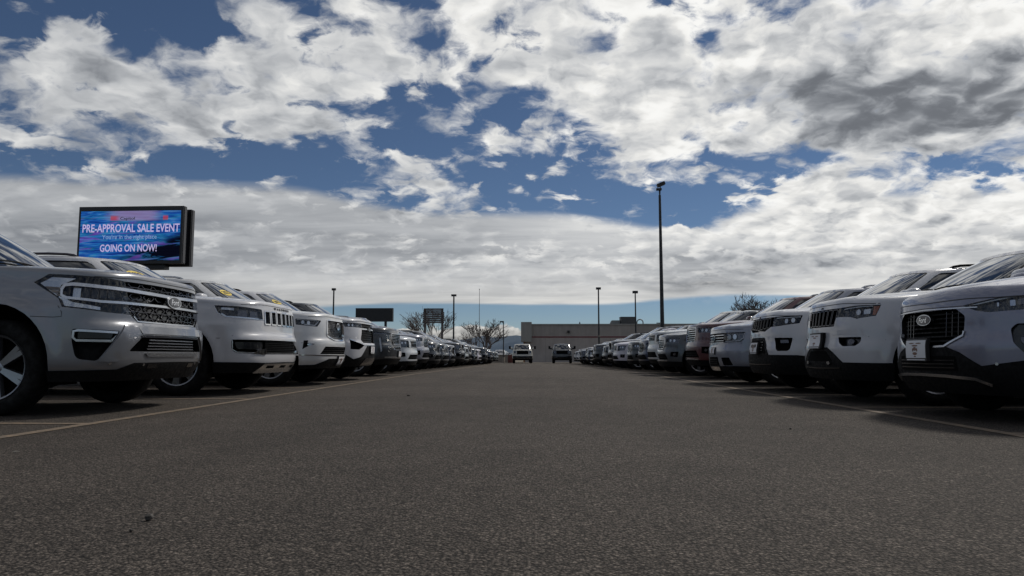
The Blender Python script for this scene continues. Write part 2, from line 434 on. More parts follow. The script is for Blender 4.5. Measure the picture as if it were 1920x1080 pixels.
suv('big_plain', 5.3, 1.02, 1.90, 1.228, 1.320, -1.36, -.92, 3.07, .40, a=.17, c=.16)
suv('big_truck', 5.9, 1.0, 1.95, 1.300, 1.364, -1.45, -.95, 3.7, .41, a=.10, c=.13, rake=.62, by=.93, ty=.78, crown=.03)
SPEC['big_truck'].update(roof_r=-3.65, rear=-3.80, roof=roofline(SPEC['big_truck']['roof_f'], -3.65, 1.95))
# ------------------------------------------------------------------ materials
MAT = {}
def mat(name):
    m = bpy.data.materials.new(name); m.use_nodes = True; MAT[name] = m
    t = NT(m.node_tree)
    out = t.n('ShaderNodeOutputMaterial')
    b = t.n('ShaderNodeBsdfPrincipled'); t.t.links.new(b.outputs[0], out.inputs[0])
    return m, t, b, out
def simple(name, col, rough=0.5, metal=0.0, coat=0.0, emit=0.0, spec=0.5, vary=0.0, scale=30.0):
    m, t, b, out = mat(name)
    b.inputs['Base Color'].default_value = (*col, 1)
    b.inputs['Roughness'].default_value = rough
    b.inputs['Metallic'].default_value = metal
    b.inputs['Coat Weight'].default_value = coat
    b.inputs['Coat Roughness'].default_value = 0.04
    b.inputs['Specular IOR Level'].default_value = spec
    if emit:
        b.inputs['Emission Color'].default_value = (*col, 1); b.inputs['Emission Strength'].default_value = emit
    if vary:
        n = t.noise(t.n('ShaderNodeTexCoord').outputs['Object'], scale, 5.0, 0.6)
        f = t.rng(n, 0.3, 0.7, 1 - vary, 1 + vary)
        o = t.n('ShaderNodeVectorMath', operation='SCALE'); o.inputs[0].default_value = col; t.put(o.inputs['Scale'], f)
        t.put(b.inputs['Base Color'], o.outputs[0])
        t.put(b.inputs['Roughness'], t.rng(n, 0.3, 0.7, min(1, rough * (1 + vary)), rough * (1 - vary)))
    return m
def build_mats():
    # car paint: colour and metal share come from the car itself
    m, t, b, out = mat('paint')
    oi = t.n('ShaderNodeObjectInfo')
    tc = t.n('ShaderNodeTexCoord').outputs['Object']
    dust = t.noise(tc, 3.0, 6.0, 0.62)
    low = t.n('ShaderNodeSeparateXYZ'); t.put(low.inputs[0], tc)
    film = t.math('MULTIPLY', t.rng(dust, 0.38, 0.75), t.rng(low.outputs[2], 1.0, 0.2, 0.02, 0.09))
    t.put(b.inputs['Base Color'], t.mix(film, oi.outputs['Color'], (0.16, 0.14, 0.12, 1)))
    t.put(b.inputs['Metallic'], oi.outputs['Alpha'])
    b.inputs['Roughness'].default_value = 0.33
    b.inputs['Coat Weight'].default_value = 0.85; b.inputs['Coat IOR'].default_value = 1.5
    t.put(b.inputs['Coat Roughness'], t.rng(dust, 0.35, 0.8, 0.02, 0.12))
    simple('plastic', (0.0065, 0.0065, 0.007), 0.66, vary=0.25, spec=.14)
    simple('underside', (0.003, 0.003, 0.003), 0.95, spec=.1)
    simple('gloss_black', (0.006, 0.006, 0.007), 0.22, coat=0.15)
    simple('chrome', (0.62, 0.63, 0.65), 0.10, 1.0)
    simple('satin', (0.55, 0.56, 0.58), 0.24, 1.0)
    simple('dark_chrome', (0.10, 0.10, 0.11), 0.2, 1.0)
    simple('rubber', (0.008, 0.008, 0.008), 0.9, vary=0.3, scale=18, spec=.2)
    simple('alloy', (0.30, 0.31, 0.33), 0.28, 0.9)
    simple('alloy_dark', (0.035, 0.035, 0.038), 0.3, 0.6)
    simple('amber', (0.42, 0.10, 0.02), 0.25, coat=0.6)
    simple('amber_dull', (0.22, 0.15, 0.10), 0.3, coat=0.6)
    simple('lamp_white', (0.72, 0.74, 0.78), 0.2, coat=0.5)
    simple('reflector', (0.55, 0.57, 0.60), 0.16, 1.0)
    simple('plate_white', (0.72, 0.72, 0.74), 0.45)
    simple('print_dark', (0.02, 0.018, 0.018), 0.5)
    simple('print_brown', (0.19, 0.10, 0.07), 0.5, vary=0.5, scale=120)
    simple('sticker', (0.72, 0.55, 0.10), 0.6)
    simple('red_lens', (0.30, 0.02, 0.015), 0.2, coat=0.6)
    simple('emblem_blue', (0.012, 0.014, 0.02), 0.25, coat=0.3)
    # tinted window glass, opaque: the dark of an absent cabin put into its colour
    m, t, b, out = mat('window_glass')
    b.inputs['Base Color'].default_value = (0.008, 0.009, 0.010, 1)
    b.inputs['Roughness'].default_value = 0.03
    b.inputs['Specular IOR Level'].default_value = 1.0; b.inputs['Coat Weight'].default_value = 0.8; b.inputs['Coat Roughness'].default_value = 0.02
    # clear lamp cover
    m, t, b, out = mat('lens')
    b.inputs['Base Color'].default_value = (0.02, 0.02, 0.022, 1); b.inputs['Roughness'].default_value = 0.03
    tr = t.n('ShaderNodeBsdfTransparent'); tr.inputs[0].default_value = (0.86, 0.88, 0.90, 1)
    lw = t.n('ShaderNodeLayerWeight'); lw.inputs[0].default_value = 0.25
    mx = t.n('ShaderNodeMixShader')
    t.put(mx.inputs[0], t.math('MULTIPLY_ADD', lw.outputs['Fresnel'], 0.6, 0.03))
    t.put(mx.inputs[1], tr.outputs[0])
    gl = t.n('ShaderNodeBsdfGlossy'); gl.inputs['Roughness'].default_value = 0.04; gl.inputs[0].default_value = (0.9, 0.92, 0.95, 1)
    t.put(mx.inputs[2], gl.outputs[0]); t.put(out.inputs[0], mx.outputs[0])
build_mats()

def scaled(t, col, f):
    o = t.n('ShaderNodeVectorMath', operation='SCALE'); t.put(o.inputs[0], col); t.put(o.inputs['Scale'], f)
    return o.outputs[0]
def set_mats():
    # worn asphalt: stones of several sizes in dark binder
    m, t, b, out = mat('asphalt')
    p = t.n('ShaderNodeNewGeometry').outputs['Position']
    vo = t.n('ShaderNodeTexVoronoi'); t.put(vo.inputs['Vector'], p); vo.inputs['Scale'].default_value = 112.0
    vo2 = t.n('ShaderNodeTexVoronoi'); t.put(vo2.inputs['Vector'], p); vo2.inputs['Scale'].default_value = 52.0
    sx = t.n('ShaderNodeSeparateXYZ'); t.put(sx.inputs[0], vo.outputs['Color'])
    sx2 = t.n('ShaderNodeSeparateXYZ'); t.put(sx2.inputs[0], vo2.outputs['Color'])
    stone = t.math('POWER', sx.outputs[0], 3.0)
    big = t.math('MULTIPLY', t.rng(sx2.outputs[0], .82, .95), t.rng(vo2.outputs['Distance'], .50, .22))
    patch = t.noise(p, 0.35, 5.0, .55); blot = t.noise(p, 2.2, 6.0, .6); fine = t.noise(p, 260.0, 3.0, .6)
    val = t.math('MULTIPLY_ADD', stone, .088, .054)
    val = t.math('MULTIPLY', val, t.rng(vo.outputs['Distance'], .28, .72, 1.18, .34))
    val = t.math('MULTIPLY_ADD', big, .085, val)
    val = t.math('MULTIPLY', val, t.rng(patch, .3, .7, .86, 1.14))
    val = t.math('MULTIPLY', val, t.rng(blot, .3, .7, .90, 1.10))
    val = t.math('MULTIPLY', val, t.rng(fine, .25, .75, .6, 1.4))
    sp = t.n('ShaderNodeSeparateXYZ'); t.put(sp.inputs[0], p)
    far = t.rng(t.math('MULTIPLY_ADD', t.noise(p, 3.0, 2.0), .25, sp.outputs[1]), 9.2, 9.5)     # a later paving pass starts here
    val = t.math('MULTIPLY', val, t.math('MULTIPLY_ADD', far, .13, 1.0))
    # hairline cracks, filled with darker sealer
    cw = t.n('ShaderNodeTexVoronoi', feature='DISTANCE_TO_EDGE'); cw.inputs['Scale'].default_value = .22
    wv = t.n('ShaderNodeTexNoise'); t.put(wv.inputs['Vector'], p); wv.inputs['Scale'].default_value = 1.6; wv.inputs['Detail'].default_value = 4
    t.put(cw.inputs['Vector'], t.vec('ADD', p, t.vec('MULTIPLY', wv.outputs['Color'], (.7, .7, 0))))
    crack = t.rng(cw.outputs['Distance'], .0008, .0022, .78, 1.0)
    val = t.math('MULTIPLY', val, crack)
    tx = t.math('ADD', sp.outputs[0], t.math('MULTIPLY', t.noise(t.vec('MULTIPLY', p, (0, .12, 0)), 1.0, 2.0), .9))
    trk = t.rng(t.math('SINE', t.math('MULTIPLY', tx, 3.7)), .2, 1.0)
    val = t.math('MULTIPLY', val, t.math('MULTIPLY_ADD', t.math('MULTIPLY', trk, t.rng(t.noise(t.vec('MULTIPLY', p, (1.4, .10, 1)), 1.0, 3.0), .42, .62)), -.11, 1.0))
    oil = t.noise(p, .9, 3.0, .5); val = t.math('MULTIPLY', val, t.rng(oil, .66, .74, 1.0, .72))
    t.put(b.inputs['Base Color'], scaled(t, (1.10, .93, .79), val))
    b.inputs['Roughness'].default_value = .84; b.inputs['Specular IOR Level'].default_value = .2
    h = t.math('MULTIPLY_ADD', vo.outputs['Distance'], -.55, t.math('MULTIPLY', fine, .35))
    h = t.math('MULTIPLY_ADD', vo2.outputs['Distance'], -.45, h)
    h = t.math('MULTIPLY_ADD', sx.outputs[1], .45, h)
    bp = t.n('ShaderNodeBump'); bp.inputs['Strength'].default_value = 1.0; bp.inputs['Distance'].default_value = .011
    t.put(bp.inputs['Height'], h); t.put(b.inputs['Normal'], bp.outputs[0])
    # worn yellow line paint
    m, t, b, out = mat('line_paint')
    p = t.n('ShaderNodeNewGeometry').outputs['Position']
    n = t.noise(p, 14.0, 7.0, .7); n2 = t.noise(p, 120.0, 3.0, .6)
    wear = t.rng(t.math('MULTIPLY_ADD', n2, .5, n), .55, .95)
    t.put(b.inputs['Base Color'], t.mix(wear, (.20, .142, .088, 1), (.075, .064, .054, 1)))
    b.inputs['Roughness'].default_value = .8
    bp = t.n('ShaderNodeBump'); bp.inputs['Strength'].default_value = .5; bp.inputs['Distance'].default_value = .004
    t.put(bp.inputs['Height'], n2); t.put(b.inputs['Normal'], bp.outputs[0])
    # dry ground beyond the lot
    m, t, b, out = mat('dry_ground')
    p = t.n('ShaderNodeNewGeometry').outputs['Position']
    t.put(b.inputs['Base Color'], t.ramp(t.noise(p, .05, 8.0, .6), [(.35, (.10, .085, .062)), (.65, (.16, .135, .10))])); b.inputs['Roughness'].default_value = .95
    # painted masonry
    def masonry(name, col):
        m, t, b, out = mat(name)
        p = t.n('ShaderNodeTexCoord').outputs['Object']
        f = t.rng(t.noise(p, .35, 6.0, .6), .3, .7, .9, 1.08); g = t.rng(t.noise(t.vec('MULTIPLY', p, (1, 1, .12)), 2.2, 4.0, .6), .3, .7, .94, 1.05)
        t.put(b.inputs['Base Color'], scaled(t, col, t.math('MULTIPLY', f, g))); b.inputs['Roughness'].default_value = .85
    masonry('wall_upper', (.31, .285, .265)); masonry('wall_lower', (.36, .325, .305)); masonry('wall_trim', (.27, .265, .25)); masonry('concrete', (.22, .19, .16))
    simple('red_band', (.15, .035, .04), .7); simple('orange_trim', (.28, .13, .05), .7); simple('pole_dark', (.020, .021, .024), .6, vary=.2, scale=4); simple('pole_grey', (.16, .17, .18), .5)
    simple('cabinet', (.012, .012, .014), .45); simple('cabinet_edge', (.06, .06, .065), .6); simple('bark', (.11, .09, .085), .9, vary=.3, scale=6); simple('rust', (.10, .083, .078), .85, vary=.3, scale=3)
    simple('roof_unit', (.05, .052, .055), .6); simple('stone', (.045, .040, .036), .85, vary=.4, scale=60); simple('straw', (.25, .23, .20), .8); simple('cloth_red', (.10, .028, .024), .8); simple('duct', (.16, .17, .17), .6)
    # far hills, the blue of hazy distance put into their colour
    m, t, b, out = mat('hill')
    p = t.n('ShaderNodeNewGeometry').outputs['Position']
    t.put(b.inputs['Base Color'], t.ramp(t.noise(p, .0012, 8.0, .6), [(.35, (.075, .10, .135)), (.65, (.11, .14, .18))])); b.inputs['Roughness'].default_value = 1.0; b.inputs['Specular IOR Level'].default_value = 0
    # lit display: streaks of blue, violet and teal
    m, t, b, out = mat('screen')
    g = t.n('ShaderNodeTexCoord').outputs['Generated']
    sp = t.n('ShaderNodeSeparateXYZ'); t.put(sp.inputs[0], g)
    u, v = sp.outputs[0], sp.outputs[2]
    st = t.noise(t.vec('MULTIPLY', g, (3.0, 1.0, 16.0)), 1.6, 5.0, .6, 2.0, .8)
    sl = t.noise(t.xyz(t.math('MULTIPLY_ADD', v, -1.2, u), 0.0, t.math('MULTIPLY', v, 2.5)), 3.2, 4.0, .55, 2.0, 1.0)
    c = t.ramp(st, [(.30, (.004, .008, .05)), (.45, (.01, .05, .33)), (.55, (.03, .20, .62)), (.68, (.16, .40, .75)), (.8, (.40, .45, .80))])
    c2 = t.ramp(sl, [(.36, (.008, .03, .25)), (.48, (.01, .13, .55)), (.56, (.02, .30, .45)), (.64, (.22, .08, .55)), (.74, (.45, .10, .60))])
    c = t.mix(.45, c, c2)
    dk = t.math('MULTIPLY', t.rng(t.math('MULTIPLY_ADD', v, -1.15, u), .22, .50), t.rng(v, .66, .45))     # lower right runs to black
    c = t.mix(t.math('MULTIPLY', dk, t.rng(sl, .62, .48, .35, 1.0)), c, (.003, .004, .012, 1))
    hd = t.math('MULTIPLY', t.rng(v, .78, .83), t.math('MULTIPLY', t.rng(u, .2, .42), t.rng(u, .85, .68)))
    c = t.mix(t.math('MULTIPLY', hd, .75), c, (.36, .27, .50, 1))
    rd = t.math('MULTIPLY', t.math('MULTIPLY', t.rng(v, .80, .83), t.rng(v, .92, .88)), t.math('ADD', t.math('MULTIPLY', t.rng(u, .29, .31), t.rng(u, .40, .34)), t.math('MULTIPLY', t.rng(u, .82, .83), t.rng(u, .88, .87))))
    c = t.mix(t.math('MULTIPLY', rd, .8), c, (.55, .06, .08, 1))
    scan = t.rng(t.math('SINE', t.math('MULTIPLY', v, 210.0)), -1, 1, .72, 1.08)
    c = scaled(t, c, scan)
    em = t.n('ShaderNodeEmission'); t.put(em.inputs[0], c); em.inputs[1].default_value = .75
    t.put(out.inputs[0], em.outputs[0])
    m, t, b, out = mat('screen_text')
    em = t.n('ShaderNodeEmission'); em.inputs[0].default_value = (.46, .40, .66, 1); em.inputs[1].default_value = 1.0; t.put(out.inputs[0], em.outputs[0])
    m, t, b, out = mat('screen_text_dim')
    em = t.n('ShaderNodeEmission'); em.inputs[0].default_value = (.22, .33, .55, 1); em.inputs[1].default_value = 1.0; t.put(out.inputs[0], em.outputs[0])
set_mats()

# ------------------------------------------------------------------ mesh helpers
def mesh_from(name, V, Fc, mats, mi=None, smooth=True, normals=None, sharp=None):
    me = bpy.data.meshes.new(name)
    me.from_pydata([tuple(v) for v in np.asarray(V, float)], [], [tuple(int(i) for i in f) for f in Fc])
    for m in mats: me.materials.append(MAT[m] if isinstance(m, str) else m)
    if mi is not None: me.polygons.foreach_set('material_index', np.asarray(mi, np.int32))
    if smooth:
        me.polygons.foreach_set('use_smooth', np.ones(len(me.polygons), bool))
        if sharp is not None: me.set_sharp_from_angle(angle=math.radians(sharp))
    me.update()
    if normals is not None and len(normals) == len(me.vertices):
        me.normals_split_custom_set_from_vertices([tuple(n) for n in normals])
    return me

class MB:
    """collects shapes for one mesh"""
    def __init__(self): self.V, self.F, self.M = [], [], []
    def add(self, V, Fc, m=0):
        o = len(self.V)
        self.V.extend([tuple(v) for v in V]); self.F.extend([tuple(i + o for i in f) for f in Fc]); self.M.extend([m] * len(Fc))
        return self
    def box(self, c, size, m=0, rot=None, taper=1.0):
        x, y, z = (v / 2 for v in size)
        P = [Vector((sx * x * (taper if sz > 0 else 1), sy * y * (taper if sz > 0 else 1), sz * z)) for sz in (-1, 1) for sy in (-1, 1) for sx in (-1, 1)]
        if rot is not None: P = [rot @ p for p in P]
        P = [p + Vector(c) for p in P]
        return self.add(P, [(0, 2, 3, 1), (4, 5, 7, 6), (0, 1, 5, 4), (2, 6, 7, 3), (0, 4, 6, 2), (1, 3, 7, 5)], m)
    def tube(self, pts, rad, n=8, m=0, cap=True):
        pts = [Vector(p) for p in pts]
        rad = [rad] * len(pts) if isinstance(rad, (int, float)) else rad
        V, Fc = [], []
        up0 = None
        for i, p in enumerate(pts):
            t = (pts[min(i + 1, len(pts) - 1)] - pts[max(i - 1, 0)]).normalized()
            if up0 is None: up0 = t.orthogonal().normalized()
            a = (up0 - t * up0.dot(t)).normalized(); up0 = a
            b = t.cross(a)
            for k in range(n):
                th = 2 * math.pi * k / n
                V.append(p + (a * math.cos(th) + b * math.sin(th)) * rad[i])
        for i in range(len(pts) - 1):
            for k in range(n):
                Fc.append((i * n + k, i * n + (k + 1) % n, (i + 1) * n + (k + 1) % n, (i + 1) * n + k))
        if cap:
            Fc.append(tuple(range(n))[::-1]); Fc.append(tuple((len(pts) - 1) * n + k for k in range(n)))
        return self.add(V, Fc, m)
    def lathe(self, prof, axis='Y', n=32, m=0, c=(0, 0, 0)):
        """prof: (distance along the axis, radius)"""
        V, Fc = [], []
        for d, r in prof:
            for k in range(n):
                th = 2 * math.pi * k / n
                p = {'Y': (r * math.cos(th), d, r * math.sin(th)), 'Z': (r * math.cos(th), r * math.sin(th), d), 'X': (d, r * math.cos(th), r * math.sin(th))}[axis]
                V.append((p[0] + c[0], p[1] + c[1], p[2] + c[2]))
        for i in range(len(prof) - 1):
            for k in range(n): Fc.append((i * n + k, i * n + (k + 1) % n, (i + 1) * n + (k + 1) % n, (i + 1) * n + k))
        return self.add(V, Fc, m)
    def mesh(self, name, mats, smooth=True, sharp=40):
        return mesh_from(name, self.V, self.F, mats, self.M, smooth, sharp=sharp if smooth else None)

def dens(poly, step):
    out = []
    for (a, b), (c, d) in zip(poly, list(poly[1:]) + [poly[0]]):
        n = max(1, int(math.ceil(math.hypot(c - a, d - b) / step)))
        out += [(a + (c - a) * k / n, b + (d - b) * k / n) for k in range(n)]
    return out
def rnd(poly, r, n=4):
    """polygon with rounded corners"""
    out = []; N = len(poly)
    for i in range(N):
        p = Vector(poly[i]); a = Vector(poly[i - 1]) - p; b = Vector(poly[(i + 1) % N]) - p
        rr = min(r if isinstance(r, (int, float)) else r[i], a.length * .45, b.length * .45)
        if rr < 1e-4: out.append(tuple(p)); continue
        p0, p1 = p + a.normalized() * rr, p + b.normalized() * rr
        for k in range(n + 1):
            t = k / n
            out.append(tuple(p0 * (1 - t) ** 2 + p * 2 * t * (1 - t) + p1 * t * t))
    return out
def oval(cx, cy, rx, ry, n=28): return [(cx + rx * math.cos(2 * math.pi * k / n), cy + ry * math.sin(2 * math.pi * k / n)) for k in range(n)]
def ribbon(path, wid):
    """thin polygon along an open path"""
    P = [Vector(p) for p in path]; L, R = [], []
    for i, p in enumerate(P):
        t = (P[min(i + 1, len(P) - 1)] - P[max(i - 1, 0)]).normalized()
        n = Vector((-t.y, t.x)) * wid / 2
        L.append(tuple(p + n)); R.append(tuple(p - n))
    return R + L[::-1]
def ring(poly, wid):
    """closed ribbon round a polygon as small quads, joined"""
    c = Vector((sum(p[0] for p in poly) / len(poly), sum(p[1] for p in poly) / len(poly)))
    P = [Vector(p) for p in poly]; N = len(P); out = []
    ar = sum(P[i].x * P[(i + 1) % N].y - P[(i + 1) % N].x * P[i].y for i in range(N))
    inn = []
    for i in range(N):
        a = (P[i] - P[i - 1]).normalized(); b = (P[(i + 1) % N] - P[i]).normalized()
        na, nb = Vector((-a.y, a.x)), Vector((-b.y, b.x))
        n = (na + nb); n = n.normalized() / max(0.5, n.normalized().dot(nb)) if n.length > 1e-6 else na
        inn.append(tuple(P[i] + n * wid * (1 if ar > 0 else -1)))
    return [[tuple(P[i]), tuple(P[(i + 1) % N]), inn[(i + 1) % N], inn[i]] for i in range(N)]
def ccw(poly):
    a = sum(poly[i][0] * poly[(i + 1) % len(poly)][1] - poly[(i + 1) % len(poly)][0] * poly[i][1] for i in range(len(poly)))
    return list(poly) if a > 0 else list(poly)[::-1]
def inside(poly, pts):
    pts = np.asarray(pts, float); x, y = pts[:, 0], pts[:, 1]
    r = np.zeros(len(pts), bool)
    q = np.asarray(poly, float); p = np.roll(q, 1, 0)
    for (x0, y0), (x1, y1) in zip(p, q):
        c = (y0 > y) != (y1 > y)
        if y1 != y0: r ^= c & (x < (x1 - x0) * (y - y0) / (y1 - y0) + x0)
    return r
def triangulate(loops, extra):
    V, E = [], []
    for lp in loops:
        o = len(V); V += [Vector(p) for p in lp]; E += [(o + i, o + (i + 1) % len(lp)) for i in range(len(lp))]
    V += [Vector(p) for p in extra]
    v, e, f, *_ = delaunay_2d_cdt(V, E, [], 0, 1e-5)
    v = np.array([(p.x, p.y) for p in v]); f = np.array([t for t in f if len(t) == 3])
    c = v[f].mean(1)
    t = v[f]; ar = (t[:, 1, 0] - t[:, 0, 0]) * (t[:, 2, 1] - t[:, 0, 1]) - (t[:, 2, 0] - t[:, 0, 0]) * (t[:, 1, 1] - t[:, 0, 1])
    f[ar < 0] = f[ar < 0][:, ::-1]
    return v, f, c
def mir(poly): return [(-a, b) for a, b in poly][::-1]

_text = {}
def text2d(body, bold=False):
    """outline of a line of writing as flat triangles, one unit high, centred"""
    k = (body, bold)
    if k not in _text:
        cu = bpy.data.curves.new('writing', 'FONT'); cu.body = body; cu.align_x = 'CENTER'; cu.align_y = 'CENTER'; cu.resolution_u = 3
        if bold: cu.offset = 0.018
        o = bpy.data.objects.new('writing', cu); COL.objects.link(o)
        dg = bpy.context.evaluated_depsgraph_get(); ev = o.evaluated_get(dg); me = ev.to_mesh()
        V = np.array([(v.co.x, v.co.y) for v in me.vertices]); Fc = [tuple(p.vertices) for p in me.polygons]
        ev.to_mesh_clear(); bpy.data.objects.remove(o); bpy.data.curves.remove(cu)
        V[:, 0] -= (V[:, 0].min() + V[:, 0].max()) / 2; V[:, 1] -= (V[:, 1].min() + V[:, 1].max()) / 2
        h = V[:, 1].max() - V[:, 1].min()
        _text[k] = (V / h, Fc, (V[:, 0].max() - V[:, 0].min()) / h)
    return _text[k]

# ------------------------------------------------------------------ the car builder
class Car:
    def __init__(self, key, fine=0.05):
        k = self.k = SPEC[key]; self.key = key; self.fine = fine
        self.sh = Shell(plan(k['L'], k['W'], k['a'], k['c']), k['front'], k['side'], k['hood'], k['crown'], k['r'], k['z0'], k['dome'])
        b, t = house(k['W'], k['cowl'], k['roof_f'], k['roof_r'], k['rear'], k['by'], k['ty'])
        self.ho = House(self.sh, b, t, k['roof'])
        self.holes, self.parts = [], []
        for xc in (k['fx'], k['fx'] - k['wb']): self.sh.arches.append((self.s_at(xc), k['tr'] + .03, k['tr'] + .095))
    def s_at(self, x):
        sh = self.sh; i0 = int(np.argmax(sh.cy > 0.97 * sh.W)); ii = range(i0 - 10, len(sh.cx) - 30)
        return float(np.interp(-x, [-sh.cx[i] for i in ii], [sh.sd[i] for i in ii]))
    def part(self, name, me, parent=None):
        self.parts.append((name, me, parent)); return len(self.parts) - 1
    # --- drawing on a shell
    def lay(self, mb, shell, poly, off, th, m=0, grid=0.07, wall_m=None):
        poly = ccw(dens(poly, grid))
        q = np.array(poly)
        lo, hi = q.min(0), q.max(0)
        ex = []
        if min(hi - lo) > grid * 1.2:
            gx, gy = np.meshgrid(np.arange(lo[0] + grid / 2, hi[0], grid), np.arange(lo[1] + grid / 2, hi[1], grid))
            g = np.stack([gx.ravel(), gy.ravel()], -1)
            g = g[inside(poly, g)]; ex = [tuple(p) for p in g]
        v, f, c = triangulate([poly], ex)
        f = f[inside(poly, c)]
        mb.add(shell.P(v[:, 0], v[:, 1], np.full(len(v), off)), f, m)
        if th:
            a = shell.P(q[:, 0], q[:, 1], np.full(len(q), off)); b = shell.P(q[:, 0], q[:, 1], np.full(len(q), off - th)); n = len(q)
            mb.add(list(a) + list(b), [(i, n + i, n + (i + 1) % n, (i + 1) % n) for i in range(n)], m if wall_m is None else wall_m)
    def draw(self, name, polys, off, th, mats, parent=None, both=True, grid=0.07, on='body'):
        """one part made of polygons lying off metres proud of the shell; both: a second one mirrored. polys: [(poly, m)] or [poly]"""
        shell = self.sh if on == 'body' else self.ho
        mats = [mats] if isinstance(mats, str) else mats
        ids = []
        for side in ((1, -1) if both else (1,)):
            mb = MB()
            for it in polys:
                pl, m, o2 = it if isinstance(it, tuple) and len(it) == 3 and isinstance(it[0], list) else (it, 0, 0)
                self.lay(mb, shell, pl if side == 1 else mir(pl), off + o2, th, m, grid)
            p = parent[0 if side == 1 else 1] if isinstance(parent, tuple) else parent
            ids.append(self.part(name, mb.mesh(self.key + '_' + name, mats, sharp=35), p))
        return tuple(ids) if both else ids[0]
    def hole(self, poly, depth=0.06, both=True, m=1):
        self.holes.append((ccw(dens(poly, 0.06)), depth, m))
        if both: self.holes.append((ccw(dens(mir(poly), 0.06)), depth, m))
    def write(self, name, body, s, z, h, off, mat_, parent=None, on='body', wide=1.0, th=0.006, bold=True, spread=None, slant=0.0):
        V, Fc, w = text2d(body, bold)
        shell = self.sh if on == 'body' else self.ho
        S, Z = s + V[:, 0] * h * wide + V[:, 1] * h * slant, z + V[:, 1] * h
        P = shell.P(S, Z, np.full(len(S), off)); Q = shell.P(S, Z, np.full(len(S), off - th))
        mb = MB(); mb.add(P, Fc)
        ed = {}
        for f in Fc:
            for i in range(len(f)):
                a, b = f[i], f[(i + 1) % len(f)]
                if (b, a) in ed: ed.pop((b, a))
                else: ed[(a, b)] = 1
        n = len(P); mb.add(list(P) + list(Q), [(a, n + a, n + b, b) for a, b in ed])
        return self.part(name, mb.mesh(self.key + '_' + name, [mat_], smooth=False), parent)
    # --- whole shells
    def arch(self, xc, ra):
        sc_, zc_ = self.s_at(xc), self.k['tr'] + 0.03
        return [(sc_ + ra * math.cos(t), zc_ + ra * 1.02 * math.sin(t)) for t in np.linspace(math.radians(-28), math.radians(208), 26)]
    def build_body(self, seams=True, flare=None):
        sh, k = self.sh, self.k
        ra = k['tr'] + 0.095
        arcs = []
        for xc in (k['fx'], k['fx'] - k['wb']):
            pl = self.arch(xc, ra); arcs.append(pl)
            for q in (pl, mir(pl)): self.holes.append((ccw(q), 0.16, 1))
        sp = sh.samples(self.fine, 0.14)
        ss = np.r_[-sp[::-1][:-1], sp] if True else sp
        zt, zb = sh.ztop(ss), sh.zb(ss)
        bound = [(a, b) for a, b in zip(ss, zb)] + [(a, b) for a, b in zip(ss[::-1], zt[::-1])]
        ex = []
        for s, a, b in zip(ss[1:-1], zb[1:-1], zt[1:-1]):
            n = max(2, int((b - a) / (0.05 if abs(s) < 1.8 else 0.08)))
            ex += [(s, a + (b - a) * j / n) for j in range(1, n)]
        hp = [h[0] for h in self.holes]
        v, f, c = triangulate([bound] + hp, ex)
        keep = inside(bound, c)
        for h in hp: keep &= ~inside(h, c)
        f = f[keep]
        used = np.unique(f); remap = -np.ones(len(v), int); remap[used] = np.arange(len(used)); v = v[used]; f = remap[f]
        V = [sh.P(v[:, 0], v[:, 1])]; Nn = [sh.N(v[:, 0], v[:, 1])]; Fc = [f + 0]; M = [0] * len(f)
        o = len(v)
        # shoulder and deck
        bx, by, nx, ny = sh.base(ss)
        o0 = sh.outset(ss, zt)
        rows, nr = [], []
        up = np.array([0, 0, 1.0])
        wn = sh.N(ss, zt - 0.005)
        for th in np.radians([0, 13, 26, 39, 52, 65, 78, 90]):
            rows.append(np.stack([bx + nx * (o0 - sh.r * (1 - math.cos(th))), by + ny * (o0 - sh.r * (1 - math.cos(th))), zt + sh.r * math.sin(th)], -1))
            hn = self.hn(rows[-1]); n = wn * math.cos(th) + hn * math.sin(th); nr.append(n / np.linalg.norm(n, axis=-1, keepdims=True))
        e = rows[-1]
        spx = np.clip(e[:, 0], -sh.L + 0.5, -0.45)
        for t in (0.03, 0.08, 0.15, 0.23, 0.32, 0.42, 0.53, 0.65, 0.78, 0.9, 1.0):
            x = e[:, 0] + (spx - e[:, 0]) * t; y = e[:, 1] * (1 - t)
            rows.append(np.stack([x, y, sh.H(x, y)], -1)); nr.append(self.hn(rows[-1]))
        n = len(ss)
        V.append(np.concatenate(rows)); Nn.append(np.concatenate(nr))
        g = [(o + r * n + i, o + r * n + i + 1, o + (r + 1) * n + i + 1, o + (r + 1) * n + i) for r in range(len(rows) - 1) for i in range(n - 1)]
        Fl = [tuple(t) for t in Fc[0]] + g; M += [0] * len(g)
        o += n * len(rows)
        # walls of the openings
        for pl, dep, m in self.holes:
            q = np.array(pl); ok = q[:, 1] > np.interp(np.abs(q[:, 0]), sp, sh.zb(sp)) - 1e-3
            a = sh.P(q[:, 0], q[:, 1]); b = sh.P(q[:, 0], q[:, 1], np.full(len(q), -dep)); nq = len(q)
            V.append(np.concatenate([a, b]))
            for i in range(nq):
                j = (i + 1) % nq
                if ok[i] and ok[j]: Fl.append((o + i, o + j, o + nq + j, o + nq + i)); M.append(m)
            w = np.roll(a, -1, 0) - np.roll(a, 1, 0); nn = np.cross(self.sh.N(q[:, 0], q[:, 1]), w); nn /= np.linalg.norm(nn, axis=-1, keepdims=True) + 1e-9
            Nn.append(np.concatenate([nn, nn])); o += 2 * nq
        # floor pan
        fl = [(x, y) for x, y in zip(*(sh.base(np.linspace(-sh.S, sh.S, 60))[:2]))]
        pan = np.array([(x * .94 - .12, y * .86, sh.zb(np.array(0.0)) + .03) for x, y in fl])
